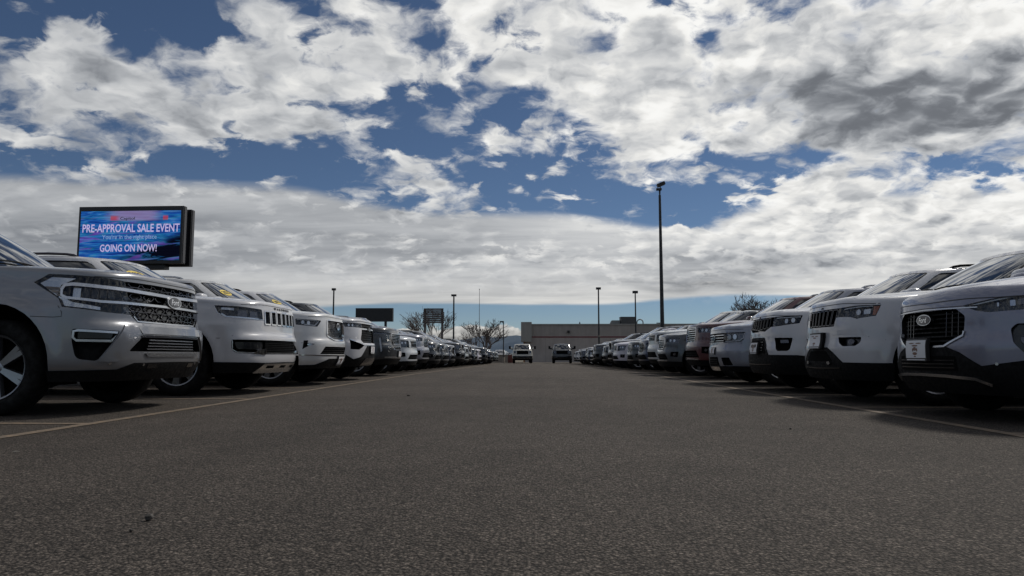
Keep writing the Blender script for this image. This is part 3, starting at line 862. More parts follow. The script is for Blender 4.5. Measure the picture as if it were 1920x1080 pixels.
        V.append(pan); Nn.append(np.tile([[0, 0, -1.0]], (len(pan), 1))); Fl.append(tuple(range(o, o + len(pan)))); M.append(2); o += len(pan)
        V = np.concatenate(V); Nn = np.concatenate(Nn)
        self.body = self.part('body', mesh_from(self.key + '_body', V, Fl, ['paint', 'plastic', 'underside'], M, normals=Nn))
        # wheel wells
        for side in (1, -1):
            for xc in (k['fx'], k['fx'] - k['wb']):
                mb = MB(); T = np.linspace(math.radians(-20), math.radians(200), 14); y0, y1 = side * (sh.W - .05), side * (sh.W - .42)
                P = [(xc + (ra + .02) * math.cos(t), y, k['tr'] + .03 + (ra + .02) * math.sin(t)) for y in (y0, y1) for t in T]
                mb.add(P, [(i, i + 1, 15 + i, 14 + i) for i in range(13)]); mb.add([P[14 + i] for i in range(14)], [tuple(range(14))])
                self.part('wheel_well', mb.mesh(self.key + '_well', ['underside'], sharp=60), self.body)
        if flare:
            wid, mt = flare
            polys = []
            for pl in arcs:
                pts = [p for p in pl if p[1] > self.k['z0'] + .02]
                cx_ = self.s_at(k['fx'] if pl is arcs[0] else k['fx'] - k['wb'])
                out = [(cx_ + (p[0] - cx_) * (1 + wid / ra), k['tr'] + (p[1] - k['tr']) * (1 + wid / ra)) for p in pts]
                polys += [[pts[i], pts[i + 1], out[i + 1], out[i]] for i in range(len(pts) - 1)]
            self.draw('arch_trim', polys, .014, .02, mt, self.body, grid=.2)
        if seams:
            z1 = k['z0'] + .12
            door = [self.s_at(x) for x in (k['cowl'] - .32, k['cowl'] - 1.42, k['cowl'] - 2.45)]
            lines = []
            for d in door:
                zt1 = float(sh.ztop(np.array(d))) - .01
                lines.append(ribbon([(d, z1), (d, (z1 + zt1) / 2), (d + .01, zt1)], .007))
            lines.append(ribbon([(door[0], z1), (door[-1], z1)], .007))
            self.draw('door_seam', lines, .0015, 0, 'print_dark', self.body, grid=.3)
            for d in door[1:]:
                self.draw('door_handle', [rnd([(d - .30, .96), (d - .08, .96), (d - .08, 1.0), (d - .30, 1.0)], .015)], .025, .03, 'paint', self.body, grid=.1)
            # gap between hood and nose, and between fender and bumper
            q = np.linspace(-1.02, 1.02, 25); zz = sh.ztop(q) - .004
            self.draw('hood_gap', [ribbon(list(zip(q, zz)), .008)], .0015, 0, 'print_dark', self.body, both=False, grid=.2)
            a_ = self.s_at(k['fx']) - ra; zm = k['tr'] + .03 + ra * .62
            if self.key != 'big_silver': self.draw('bumper_gap', [ribbon([(a_ - .22, zm + .03), (a_ - .05, zm - .005), (self.s_at(k['fx']) - ra * .80, zm)], .006)], .0015, 0, 'print_dark', self.body, grid=.2)
            # hood shut line, lying in the skin of the deck
            mb = MB()
            for sg in (1, -1):
                path = [(x, sg * sh.W * (.865 + .02 * t)) for t, x in [(j / 14, -.40 + (k['cowl'] - .02 + .40) * j / 14) for j in range(15)]]
                path = [(-.33, sg * sh.W * .80)] + path
                pl = ribbon(path, .007); h = [(p[0], p[1], float(sh.H(p[0], p[1])) + .0012) for p in pl]; m_ = len(path)
                mb.add(h, [(i, i + 1, 2 * m_ - 2 - i, 2 * m_ - 1 - i) for i in range(m_ - 1)])
            self.part('hood_seam', mb.mesh(self.key + '_hood_seam', ['print_dark']), self.body)
    def hn(self, p):
        e = 0.01; H = self.sh.H
        gx = (H(p[:, 0] + e, p[:, 1]) - H(p[:, 0] - e, p[:, 1])) / (2 * e); gy = (H(p[:, 0], p[:, 1] + e) - H(p[:, 0], p[:, 1] - e)) / (2 * e)
        n = np.stack([-gx, -gy, np.ones_like(gx)], -1)
        return n / np.linalg.norm(n, axis=-1, keepdims=True)
    def build_house(self, rails='satin', trim='plastic', tint=True):
        ho, k = self.ho, self.k
        us = np.linspace(-ho.S, ho.S, 121); n = len(us)
        V, Nn = [], []
        vs = np.linspace(0, 1, 9)
        for v in vs:
            V.append(ho.P(us, np.full(n, v))); Nn.append(ho.N(us, np.full(n, v)))
        bx, by, bz, tx, ty, tz = ho.ends(us)
        spx = np.clip(tx, k['roof_r'] + .45, k['roof_f'] - .45)
        top = V[-1]
        for t in (0.05, .11, .2, .35, .5, .7, .85, 1.0):
            x = top[:, 0] + (spx - top[:, 0]) * t; y = top[:, 1] * (1 - t)
            V.append(np.stack([x, y, ho.R(x, y)], -1))
            e = .01
            gx = (ho.R(x + e, y) - ho.R(x - e, y)) / (2 * e); gy = (ho.R(x, y + e) - ho.R(x, y - e)) / (2 * e)
            q = np.stack([-gx, -gy, np.ones_like(gx)], -1); Nn.append(q / np.linalg.norm(q, axis=-1, keepdims=True))
        R = len(V)
        Fc = [(r * n + i, r * n + i + 1, (r + 1) * n + i + 1, (r + 1) * n + i) for r in range(R - 1) for i in range(n - 1)]
        self.roof = self.part('roof', mesh_from(self.key + '_roof', np.concatenate(V), Fc, ['paint'], normals=np.concatenate(Nn)))
        W = k['W']
        half = len(ho.sd)
        i = int(np.argmax(ho.b[:, 1] > .835 * W)); uA = ho.sd[i]; self.uA = uA
        ws = rnd([(-uA, .10), (uA, .10), (uA * .985, .955), (-uA * .985, .955)], .05)
        self.draw('windshield_surround', [rnd([(-uA - .02, .06), (uA + .02, .06), (uA + .005, .985), (-uA - .005, .985)], .05)], .002, 0, 'plastic', self.roof, both=False, grid=.08, on='house')
        self.ws = self.draw('windshield', [ws], .004, 0, 'window_glass', None, both=False, grid=.05, on='house')
        u1, u2, u3, u4 = uA + .17, ho.u_at(k['cowl'] - 1.52), ho.u_at(k['cowl'] - 2.5), ho.u_at(k['rear'] + .62)
        self.draw('window_surround', [rnd([(u1 - .05, .10), (u4 + .03, .10), (u4 - .02, .93), (u1 + .02, .94)], .04)], .002, 0, trim, self.roof, grid=.09, on='house')
        for a, b in ((u1, u2 - .04), (u2 + .04, u3 - .035), (u3 + .035, u4)):
            if b - a > .15:
                self.draw('window', [rnd([(a, .15), (b, .15), (b, .89), (a, .89)], .03)], .005, 0, 'window_glass', None, grid=.08, on='house')
        bk = ho.S
        self.draw('rear_window', [rnd([(bk - .55, .2), (bk, .2), (bk, .9), (bk - .55, .9)], .02)], .004, 0, 'window_glass', None, grid=.09, on='house')
        # wipers parked along the foot of the windshield
        for a, b in ((-.62, -.02), (.02, .60)):
            mb = MB(); T = np.linspace(0, 1, 7)
            P = ho.P(a + (b - a) * T, .12 + .10 * T * (1 - T) * 2, np.full(7, .022))
            mb.tube([tuple(p) for p in P], .009, 6); mb.tube([tuple(ho.P(np.array(b), np.array(.05), np.array(.01))), tuple(P[4])], .008, 6)
            self.part('wiper', mb.mesh(self.key + '_wiper', ['plastic']), self.ws)
        if rails:
            for sg in (1, -1):
                mb = MB(); xa, xb = k['roof_f'] - .42, k['roof_r'] + .30; y = sg * ho.Wt * .90
                T = [0, .03, .08, .2, .4, .6, .8, .92, .97, 1]; dz = [-.01, .018, .03, .034, .034, .034, .034, .03, .018, -.01]
                mb.tube([(xa + (xb - xa) * t, y, float(ho.R(xa + (xb - xa) * t, y)) + d) for t, d in zip(T, dz)], .019, 8)
                for t in (.5,):
                    x = xa + (xb - xa) * t; mb.box((x, y, float(ho.R(x, y)) + .025), (.10, .03, .07))
                self.part('roof_rail', mb.mesh(self.key + '_roof_rail', [rails]), self.roof)
        # door mirrors
        for sg in (1, -1):
            mb = MB(); x = k['cowl'] - .42; zb = float(self.sh.H(np.array(x), np.array(W))) + .02; c = (x, sg * (W + .115), zb + .12)
            V, Fc = [], []
            for a in range(9):
                ph = math.pi * a / 8
                for b in range(16):
                    th = 2 * math.pi * b / 16
                    sp = lambda q, e: math.copysign(abs(q) ** e, q)
                    V.append((c[0] + .075 * sp(math.sin(ph), .6) * sp(math.cos(th), .7), c[1] + .135 * sp(math.cos(ph), .6), c[2] + .095 * sp(math.sin(ph), .6) * sp(math.sin(th), .7)))
            for a in range(8):
                for b in range(16): Fc.append((a * 16 + b, a * 16 + (b + 1) % 16, (a + 1) * 16 + (b + 1) % 16, (a + 1) * 16 + b))
            mb.add(V, Fc, 0)
            mb.box((x + .01, sg * (W - .02), zb + .03), (.09, .16, .045), 1)
            mi = self.part('mirror', mb.mesh(self.key + '_mirror', ['paint', 'plastic'], sharp=60))
    def build_wheels(self, rim='alloy', spokes=6, double=True):
        k = self.k; tr = k['tr']; rr = tr * .68; w = .125
        tb = MB().lathe([(-w * .8, rr), (-w * .98, rr + .02), (-w, tr * .86), (-w * .86, tr - .022), (-w * .62, tr - .004), (0, tr), (w * .62, tr - .004), (w * .86, tr - .022), (w, tr * .86), (w * .98, rr + .02), (w * .8, rr)], n=48)
        tyre = tb.mesh(self.key + '_tyre', ['rubber'], sharp=50)
        rb = MB().lathe([(w * .80, rr + .004), (w * .90, rr - .002), (w * .84, rr - .016), (w * .2, rr - .03), (-w * .8, rr - .02)], n=40)
        rb.lathe([(w * .05, .001), (w * .05, rr * .80), (w * .02, rr * .95)], n=24, m=1)
        rb.lathe([(w * .62, .001), (w * .66, .035), (w * .58, .06), (w * .3, .07)], n=20)
        for s in range(spokes):
            for dd in ((-.10, .10) if double else (0,)):
                t0 = 2 * math.pi * s / spokes
                ca, sa = math.cos(t0 + dd * .4), math.sin(t0 + dd * .4); cb, sb = math.cos(t0 + dd), math.sin(t0 + dd)
                hw0, hw1 = (.020, .022) if double else (.035, .045)
                def pt(c_, s_, rad, lat, d): return (c_ * rad - s_ * lat, d, s_ * rad + c_ * lat)
                A = [pt(ca, sa, .045, -hw0, w * .60), pt(ca, sa, .045, hw0, w * .60), pt(cb, sb, rr - .008, hw1, w * .80), pt(cb, sb, rr - .008, -hw1, w * .80)]
                Bk = [pt(ca, sa, .045, -hw0 * 1.4, w * .30), pt(ca, sa, .045, hw0 * 1.4, w * .30), pt(cb, sb, rr - .008, hw1 * 1.3, w * .45), pt(cb, sb, rr - .008, -hw1 * 1.3, w * .45)]
                rb.add(A + Bk, [(3, 2, 1, 0), (0, 1, 5, 4), (1, 2, 6, 5), (2, 3, 7, 6), (3, 0, 4, 7)])
        rimm = rb.mesh(self.key + '_rim', [rim, 'underside'], sharp=35)
        self.wheel = (tyre, rimm)
    def plate(self, s, z, w=.31, h=.155, tilt=0, parent=None, off=.03):
        mb = MB(); self.lay(mb, self.sh, [(s - w / 2 - .008, z - h / 2 - .008), (s + w / 2 + .008, z - h / 2 - .008), (s + w / 2 + .008, z + h / 2 + .008), (s - w / 2 - .008, z + h / 2 + .008)], off, .03, 0)
        self.lay(mb, self.sh, [(s - w / 2, z - h / 2 + .018), (s + w / 2, z - h / 2 + .018), (s + w / 2, z + h / 2 - .006), (s - w / 2, z + h / 2 - .006)], off + .003, 0, 1)
        self.lay(mb, self.sh, [(s - w * .46, z - h / 2 - .001), (s + w * .46, z - h / 2 - .001), (s + w * .46, z - h / 2 + .007), (s - w * .46, z - h / 2 + .007)], off + .003, 0, 1)
        i = self.part('dealer_plate', mb.mesh(self.key + '_plate', ['print_dark', 'plate_white'], sharp=30), parent)
        mb = MB()
        for dx, dz, ww, hh in ((0, .032, .10, .014), (0, .008, .05, .034), (-.03, .0, .022, .03), (.032, .0, .022, .03), (0, -.028, .075, .026), (-.055, .05, .09, .010), (.055, .05, .09, .010), (.0, -.05, .035, .012)):
            self.lay(mb, self.sh, oval(s + dx * w / .31, z + dz * h / .155, ww / 2, hh / 2, 10), off + .0045, 0, 0, grid=.2)
        self.part('print', mb.mesh(self.key + '_plate_print', ['print_brown'], sharp=30), i)
        return i
    def emblem_oval(self, s, z, rx, ry, off, body='Ford', parent=None):
        mb = MB(); self.lay(mb, self.sh, oval(s, z, rx, ry), off, .03, 0); self.lay(mb, self.sh, oval(s, z, rx * .88, ry * .84), off + .003, .004, 1)
        i = self.part('emblem', mb.mesh(self.key + '_emblem', ['satin', 'emblem_blue'], sharp=30), parent)
        V, Fc, w = text2d(body)
        self.write('emblem_writing', body, s, z, ry * .95, off + .006, 'chrome', i, wide=min(1.0, rx * 1.4 / (w * ry * .95)), th=.003, slant=.15)
        return i

TINY = {'grille_mesh', 'upright', 'slot_mesh', 'print', 'hood_seam', 'door_seam', 'arch_trim', 'hood_gap', 'bumper_gap'}
def place(proto, label, cat, group, loc, rotz, color, metal=0.0, name='parked_suv', skip=(), extra=None):
    """a car at its place: an Empty on the ground and copies of every part"""
    root = bpy.data.objects.new(name, None); COL.objects.link(root)
    root.empty_display_size = .3
    root.location = loc; root.rotation_euler = (0, 0, rotz)
    root['label'] = label; root['category'] = cat; root['group'] = group
    objs = []
    for pname, me, par in proto.parts:
        if pname in skip: objs.append(None); continue
        p = objs[par] if par is not None else root
        if p is None: p = root
        o = bpy.data.objects.new(pname, me); COL.objects.link(o)
        o.parent = p; o.color = (*color, metal); objs.append(o)
        if pname in TINY: o['kind'] = 'stuff'
    k = proto.k; tyre, rim = proto.wheel
    for xc in (k['fx'], k['fx'] - k['wb']):
        for sg in (1, -1):
            wh = bpy.data.objects.new('wheel', None); COL.objects.link(wh); wh.parent = root
            wh.location = (xc, sg * (k['W'] - .155), k['tr']); wh.rotation_euler = (0, random.uniform(0, 6), 0 if sg > 0 else math.pi); wh.empty_display_size = .1
            for nm, me in (('tyre', tyre), ('rim', rim)):
                o = bpy.data.objects.new(nm, me); COL.objects.link(o); o.parent = wh
    return root, objs

# ------------------------------------------------------------------ the kinds of car, drawn on their shells
def sym(right):
    """closed outline from its right half, listed from top to bottom"""
    return [(-a, b) for a, b in right] + [(a, b) for a, b in right][::-1]
def slats(c, zs, half, wid, off, mt, parent, th=.02, sag=0.0):
    for z in zs:
        h = half(z) if callable(half) else half
        c.draw('slat', [ribbon([(-h, z + sag), (-h * .5, z + sag * .3), (0, z), (h * .5, z + sag * .3), (h, z + sag)], wid)], off, th, mt, parent, both=False, grid=.12)
def valance(c, top, mt='plastic'):
    """dark lower edge of the bumper: outline of its upper edge on the right half, from the centre outwards"""
    e = [p for p in top]; z0 = c.k['z0'] - .004; s1 = e[-1][0]
    poly = [(-a, b) for a, b in e][::-1] + e + [(s1, z0), (0, z0), (-s1, z0)]
    if e[0][0] == 0: poly = [(-a, b) for a, b in e[1:]][::-1] + e + [(s1, z0), (0, z0), (-s1, z0)]
    return c.draw('valance', [poly], .006, .012, mt, c.body, both=False, grid=.08)
def sill(c, mt='plastic', top=.14):
    """dark strip along the sill between the wheels"""
    a, b = c.s_at(c.k['fx'] - c.k['tr'] - .07), c.s_at(c.k['fx'] - c.k['wb'] + c.k['tr'] + .07); z0 = c.k['z0'] - .004
    c.draw('sill', [[(a, z0), (b, z0), (b, z0 + top), (a, z0 + top)]], .008, .012, mt, c.body, grid=.2)
def nose_to_arch(c): return c.s_at(c.k['fx'] + c.k['tr'] + .075) if c.k['fx'] + c.k['tr'] + .075 < -.3 else 1.30

def big_silver():
    c = Car('big_silver', .04)
    hl = [(1.555, 1.165), (1.43, 1.238), (1.19, 1.228), (.9, 1.214), (.70, 1.198), (.66, .895), (.9, .905), (1.265, .945), (1.31, 1.02)]
    gr = sym([(.70, 1.198), (.66, .895), (.565, .825)])
    c.hole([(-a, b) for a, b in (hl[4], hl[3], hl[2], hl[1], hl[0], hl[8], hl[7], hl[6], hl[5])] + [(-.565, .825), (.565, .825)] + [hl[5], hl[6], hl[7], hl[8], hl[0], hl[1], hl[2], hl[3], hl[4]], .09, False)
    fog = rnd([(1.172, .756), (.785, .744), (.84, .65), (.965, .476), (1.13, .495), (1.165, .64)], [.03, .02, .02, .03, .05, .02])
    c.hole(fog, .09)
    inl = rnd(sym([(.53, .708), (.69, .562)]), .03)
    c.hole(inl, .07, False)
    c.build_body(); c.build_house('satin'); c.build_wheels('alloy', 6)
    g = c.draw('grille', [gr], -.085, 0, 'gloss_black', both=False)
    cells = []
    for r in range(7):
        z = .845 + r * .056
        for q in range(-4, 5):
            s = (q + (.5 if r % 2 else 0)) * .185
            lim = .655 - max(0, .895 - z) * 1.4
            if abs(s) > lim or abs(z - 1.0) < .02: continue
            hx = [(s - .085, z), (s - .045, z - .028), (s + .045, z - .028), (s + .085, z), (s + .045, z + .028), (s - .045, z + .028)]
            cells += ring(hx, .0055)
    c.draw('grille_mesh', cells, -.030, .02, 'dark_chrome', g, both=False, grid=.3)
    c.draw('grille_rim', [ribbon([(.60, .885), (.55, .838), (0, .832), (-.55, .838), (-.60, .885)], .012)], -.01, .03, 'satin', g, both=False)
    h = c.draw('headlight', [hl], -.085, 0, 'plastic')
    c.draw('reflector', [[(1.525, 1.165), (1.42, 1.212), (1.20, 1.200), (1.325, 1.14), (1.345, 1.045)], [(1.33, 1.035), (1.30, .975), (1.255, .955), (.95, .925), (.95, .95), (1.20, .99), (1.30, 1.08)]], -.03, .01, 'reflector', h)
    for j in range(3):
        c.draw('turn_signal', [[(1.465 - .05 * j, 1.13 - .03 * j), (1.315, 1.12 - .03 * j), (1.305, 1.098 - .03 * j), (1.435 - .05 * j, 1.105 - .03 * j)]], -.022, .01, 'amber_dull', h)
    for j in range(5):
        s = .80 + j * .085
        c.draw('led_module', [[(s, 1.03), (s + .07, 1.035), (s + .07, 1.105 + j * .004), (s, 1.10 + j * .004)]], -.04, .02, 'alloy_dark' if j < 4 else 'reflector', h)
    c.draw('chrome_bar', [ribbon([(-.02, 1.10), (.5, 1.112), (.95, 1.131), (1.20, 1.148), (1.27, 1.140), (1.292, 1.10)], .030), ribbon([(1.29, 1.11), (1.285, 1.05), (1.24, 1.028), (.95, 1.0), (.5, .998), (-.02, 1.0)], .022)], .006, .06, 'satin', h)
    c.draw('lens', [hl], -.002, 0, 'lens', h, grid=.06)
    c.emblem_oval(0, 1.052, .135, .06, .022, 'Ford', g)
    f = c.draw('fog_light', [fog], -.085, 0, 'plastic')
    c.draw('fog_frame', [ribbon([(.86, .652), (.805, .728), (1.12, .742), (1.155, .735), (1.158, .68), (1.13, .655), (.86, .652)], .020)], .002, .04, 'satin', f)
    c.draw('fog_lens', [rnd([(.85, .675), (.83, .722), (1.13, .728), (1.13, .672)], .01)], -.03, .02, 'gloss_black', f)
    i = c.draw('air_intake', [inl], -.065, 0, 'underside', both=False)
    slats(c, [.585, .612, .640, .668], lambda z: .45 - (z - .585) * .3, .010, -.012, 'satin', i)
    c.draw('intake_brow', [ribbon([(-.56, .700), (0, .705), (.56, .700)], .02)], .004, .03, 'dark_chrome', i, both=False)
    c.draw('bumper_lip', [rnd(sym([(.50, .548), (.46, .512)]), .01)], .014, .03, 'satin', c.body, both=False)
    c.draw('bumper_blade', [rnd([(.60, .795), (.735, .80), (.775, .735), (.955, .47), (.80, .47), (.735, .56), (.565, .715)], .012)], .016, .02, 'paint', c.body)
    c.draw('bumper_shelf', [rnd(sym([(.60, .795), (.555, .725)]), .01)], .016, .02, 'paint', c.body, both=False)
    sa = nose_to_arch(c)
    valance(c, [(0, .462), (.62, .458), (.78, .40), (sa, .392)]); sill(c)
    c.draw('panel_seam', [ribbon([(1.30, .955), (1.262, .90), (1.26, .862), (1.33, .855), (1.52, .862)], .006)], .0015, 0, 'print_dark', c.body, grid=.2)
    c.draw('tow_cover', [rnd([(.30, .405), (.44, .405), (.44, .445), (.30, .445)], .01)], .010, .01, 'gloss_black', c.body)
    for s in (.86, .5): c.draw('sensor', [oval(s, .44 if s < .7 else .452, .012, .012, 12)], .010, .01, 'satin', c.body)
    return c

def price_sticker(c, u, v, w, h, body=None):
    """yellow oval stuck on the windshield"""
    i = c.draw('sticker', [oval(u, v, w, h, 20)], .008, 0, 'sticker', c.ws, both=False, grid=.1, on='house')
    if body: c.write('sticker_writing', body, u, v, h * 1.1, .010, 'print_dark', i, on='house', wide=w * 1.45 / (text2d(body)[2] * h * 1.1), th=0.001)

def big_slotted():
    c = Car('big_slotted', .05)
    hl = rnd([(1.395, 1.180), (1.05, 1.170), (.635, 1.145), (.63, .995), (.72, .998), (.876, 1.008), (1.236, 1.022), (1.335, 1.078)], [.02, 0, .02, .02, 0, 0, .05, .03])
    c.hole(hl, .07)
    sl = [rnd([(q * .172 - .074, .940), (q * .172 + .074, .940), (q * .172 + .074, 1.136), (q * .172 - .074, 1.136)], .022) for q in range(-3, 4)]
    for p in sl: c.hole(p, .07, False)
    inl = rnd(sym([(1.14, .732), (1.132, .60), (1.07, .556), (.58, .54)]), .03)
    c.hole(inl, .08, False)
    c.build_body(); c.build_house('dark_chrome'); c.build_wheels('alloy', 7)
    g = c.draw('grille', [rnd(sym([(.60, 1.14), (.60, .935)]), .02)], -.072, 0, 'underside', both=False)
    for p in sl:
        o = c.draw('grille_slot', ring(p, .016), .010, .05, 'chrome', g, both=False, grid=.3)
        s0 = sum(a for a, _ in p) / len(p)
        c.draw('slot_mesh', [ribbon([(s0 - .055, z), (s0 + .055, z)], .007) for z in np.arange(.955, 1.125, .022)], -.03, .01, 'gloss_black', o, both=False, grid=.3)
    h = c.draw('headlight', [hl], -.065, 0, 'gloss_black')
    c.draw('reflector', [[(.68, 1.03), (.84, 1.03), (.84, 1.11), (.68, 1.11)], [(.90, 1.035), (1.06, 1.035), (1.06, 1.12), (.90, 1.12)]], -.045, .02, 'dark_chrome', h)
    c.draw('daytime_light', [ribbon([(.66, 1.018), (.88, 1.022), (1.22, 1.035), (1.29, 1.075)], .014), ribbon([(1.12, 1.13), (1.30, 1.14)], .03)], -.03, .02, 'reflector', h)
    c.draw('lens', [hl], -.002, 0, 'lens', h)
    c.draw('chrome_bar', [ribbon([(.60, 1.006), (.72, 1.003), (.876, 1.012), (1.22, 1.026), (1.33, 1.08), (1.388, 1.172)], .008)], .004, .02, 'satin', h)
    c.write('hood_lettering', 'W   A   G   O   N   E   E   R', .0, 1.176, .030, .010, 'print_dark', c.body, wide=1.25)
    i = c.draw('air_intake', [inl], -.075, 0, 'underside', both=False)
    slats(c, [.565, .590, .615, .640, .665, .690, .712], .60, .010, -.02, 'plastic', i)
    c.draw('intake_trim', [ribbon([(1.125, .722), (1.12, .605), (1.065, .568), (.58, .552), (0, .55)], .012)], .004, .03, 'satin', i)
    f = c.draw('fog_light', [rnd([(.64, .60), (1.06, .61), (1.10, .70), (.64, .70)], .03)], -.03, .03, 'gloss_black')
    c.draw('tow_hook', [rnd([(.86, .552), (.72, .606), (.60, .612), (.60, .535)], .02)], .012, .05, 'chrome', i)
    c.draw('skid_plate', [rnd(sym([(.60, .412), (.76, .285)]), .02)], .016, .03, 'satin', c.body, both=False)
    for s in (.42, .0, -.42): c.draw('skid_slot', [rnd([(s - .1, .35), (s + .1, .35), (s + .1, .385), (s - .1, .385)], .01)], .018, .003, 'underside', c.body, both=False)
    price_sticker(c, -.48, .62, .17, .10, '2022')
    valance(c, [(0, .43), (.62, .425), (.80, .432), (nose_to_arch(c), .442)]); sill(c)
    return c

def big_mesh():
    c = Car('big_mesh', .05)
    hl = rnd([(1.255, 1.155), (.715, 1.132), (.83, 1.02), (.99, 1.03), (1.24, 1.05)], .02)
    gr = rnd(sym([(.535, 1.165), (.575, .862), (.31, .79)]), .05)
    inl = sym([(.66, .68), (.79, .548)])
    fog = [(1.095, .78), (1.02, .782), (1.03, .738), (.895, .722), (1.02, .685), (1.115, .63)]
    for p in (hl, fog): c.hole(p, .07)
    c.hole(gr, .08, False); c.hole(inl, .08, False)
    c.build_body(); c.build_house('satin'); c.build_wheels('alloy', 8)
    g = c.draw('grille', [gr], -.075, 0, 'gloss_black', both=False)
    cells = []
    for r in range(13):
        z = .80 + r * .029
        for q in range(-10, 11):
            s = (q + (.5 if r % 2 else 0)) * .062
            if abs(s) > min(.525, .30 + (z - .79) * 3.2) or z > 1.15 or (s / .1) ** 2 + ((z - 1.05) / .075) ** 2 < 1: continue
            cells.append([(s - .026, z - .004), (s + .002, z + .010), (s + .026, z + .006), (s, z - .006)])
    c.draw('grille_mesh', cells, -.025, .012, 'dark_chrome', g, both=False, grid=.3)
    c.draw('grille_frame', ring(gr, .022), .012, .05, 'chrome', g, both=False, grid=.3)
    e = c.draw('emblem', ring(oval(0, 1.05, .095, .066), .018) + [[(-.03, .995), (.03, .995), (0, 1.075)]], .004, .03, 'chrome', g, both=False, grid=.3)
    h = c.draw('headlight', [hl], -.065, 0, 'gloss_black')
    c.draw('reflector', [oval(1.0, 1.085, .035, .035, 16), oval(1.12, 1.095, .032, .032, 16)], -.04, .02, 'reflector', h)
    c.draw('daytime_light', [ribbon([(.76, 1.118), (.86, 1.045), (1.0, 1.05), (1.10, 1.06)], .014), ribbon([(.80, 1.125), (1.24, 1.142)], .012)], -.025, .02, 'lamp_white', h)
    c.draw('lens', [hl], -.002, 0, 'lens', h)
    f = c.draw('fog_light', [fog], -.05, 0, 'plastic')
    c.draw('fog_lens', [oval(.985, .712, .05, .02, 16)], -.01, .03, 'reflector', f)
    i = c.draw('air_intake', [inl], -.07, 0, 'underside', both=False)
    slats(c, [.58, .615, .65], lambda z: .76 - (z - .55) * .9, .014, -.02, 'plastic', i)
    c.draw('chrome_strip', [ribbon([(-1.22, .535), (-.8, .528), (0, .522), (.8, .528), (1.22, .535)], .016)], .008, .02, 'chrome', c.body, both=False)
    price_sticker(c, -.50, .62, .13, .10, '2021')
    valance(c, [(0, .470), (.52, .468), (.87, .365), (nose_to_arch(c), .362)]); sill(c)
    c.plate(0, .43, parent=c.body, off=.035)
    return c

def big_slatted():
    c = Car('big_slatted', .06)
    hl = rnd([(1.13, 1.205), (.47, 1.198), (.50, 1.10), (1.08, 1.115)], .02)
    gr = sym([(.47, 1.198), (.58, .862), (.50, .79)])
    fog = [(.96, .87), (.955, .655), (.70, .645), (.46, .745), (.62, .80)]
    c.hole([(-1.13, 1.205), (-1.08, 1.115), (-.50, 1.10), (-.58, .862), (-.50, .79), (.50, .79), (.58, .862), (.50, 1.10), (1.08, 1.115), (1.13, 1.205), (.47, 1.20), (-.47, 1.20)], .08, False); c.hole(fog, .08)
    c.build_body(); c.build_house('plastic'); c.build_wheels('alloy_dark', 6)
    g = c.draw('grille', [gr], -.075, 0, 'underside', both=False)
    slats(c, [.82, .87, .92, .97, 1.02, 1.15], lambda z: .55 - abs(z - .87) * .25, .022, -.03, 'plastic', g)
    slats(c, [1.085], .50, .03, .0, 'satin', g)
    c.draw('upright', [ribbon([(s, .81), (s, 1.19)], .010) for s in np.arange(-.44, .45, .088)], -.035, .01, 'gloss_black', g, both=False, grid=.3)
    e = c.draw('emblem', [[(-.11, 1.06), (-.045, 1.06), (-.045, 1.045), (.045, 1.045), (.045, 1.06), (.11, 1.06), (.125, 1.105), (.045, 1.105), (.045, 1.122), (-.045, 1.122), (-.045, 1.105), (-.125, 1.105)]], .012, .03, 'gloss_black', g, both=False, grid=.3)
    h = c.draw('headlight', [hl], -.065, 0, 'gloss_black')
    c.draw('reflector', [oval(.95, 1.155, .03, .028, 14), oval(.82, 1.153, .03, .028, 14)], -.04, .02, 'reflector', h)
    c.draw('lens', [hl], -.002, 0, 'lens', h)
    f = c.draw('fog_light', [fog], -.07, 0, 'underside')
    c.draw('chrome_strip', [ribbon([(.965, .862), (.66, .79), (.46, .742), (0, .735)], .022)], .006, .03, 'satin', f)
    price_sticker(c, -.50, .62, .13, .10, '2021')
    valance(c, [(0, .735), (.32, .73), (.62, .50), (.876, .45), (1.09, .56), (nose_to_arch(c), .52)]); sill(c)
    c.draw('skid_plate', [sym([(.42, .47), (.55, .31)])], .02, .02, 'dark_chrome', c.body, both=False)
    c.plate(0, .645, parent=c.body, off=.04)
    return c

def big_dark():
    c = Car('big_dark', .06)
    hl = [(1.24, 1.12), (.60, 1.09), (.63, 1.045), (1.18, 1.07)]
    gr = sym([(.56, 1.09), (.60, 1.0), (.46, .66)])
    led = [(1.06, .98), (.99, .98), (.96, .64), (1.02, .60)]
    for p in (hl, led): c.hole(p, .06)
    c.hole(gr, .07, False)
    c.build_body(); c.build_house('plastic'); c.build_wheels('alloy', 10, False)
    g = c.draw('grille', [gr], -.065, 0, 'underside', both=False)
    slats(c, list(np.arange(.69, 1.08, .038)), lambda z: .45 + (z - .66) * .3 if z < 1.0 else .56, .012, -.01, 'satin', g)
    c.draw('grille_frame', ring(gr, .018), .008, .03, 'satin', g, both=False, grid=.3)
    h = c.draw('headlight', [hl], -.05, 0, 'dark_chrome'); c.draw('lens', [hl], -.002, 0, 'lens', h)
    f = c.draw('daytime_light', [led], -.03, 0, 'lamp_white'); c.draw('lens', [led], -.002, 0, 'lens', f)
    c.draw('chrome_strip', [ribbon([(-.9, .48), (0, .47), (.9, .48)], .018)], .008, .02, 'satin', c.body, both=False)
    valance(c, [(0, .44), (.8, .44), (nose_to_arch(c), .42)]); sill(c)
    c.plate(0, .56, parent=c.body, off=.03)
    return c

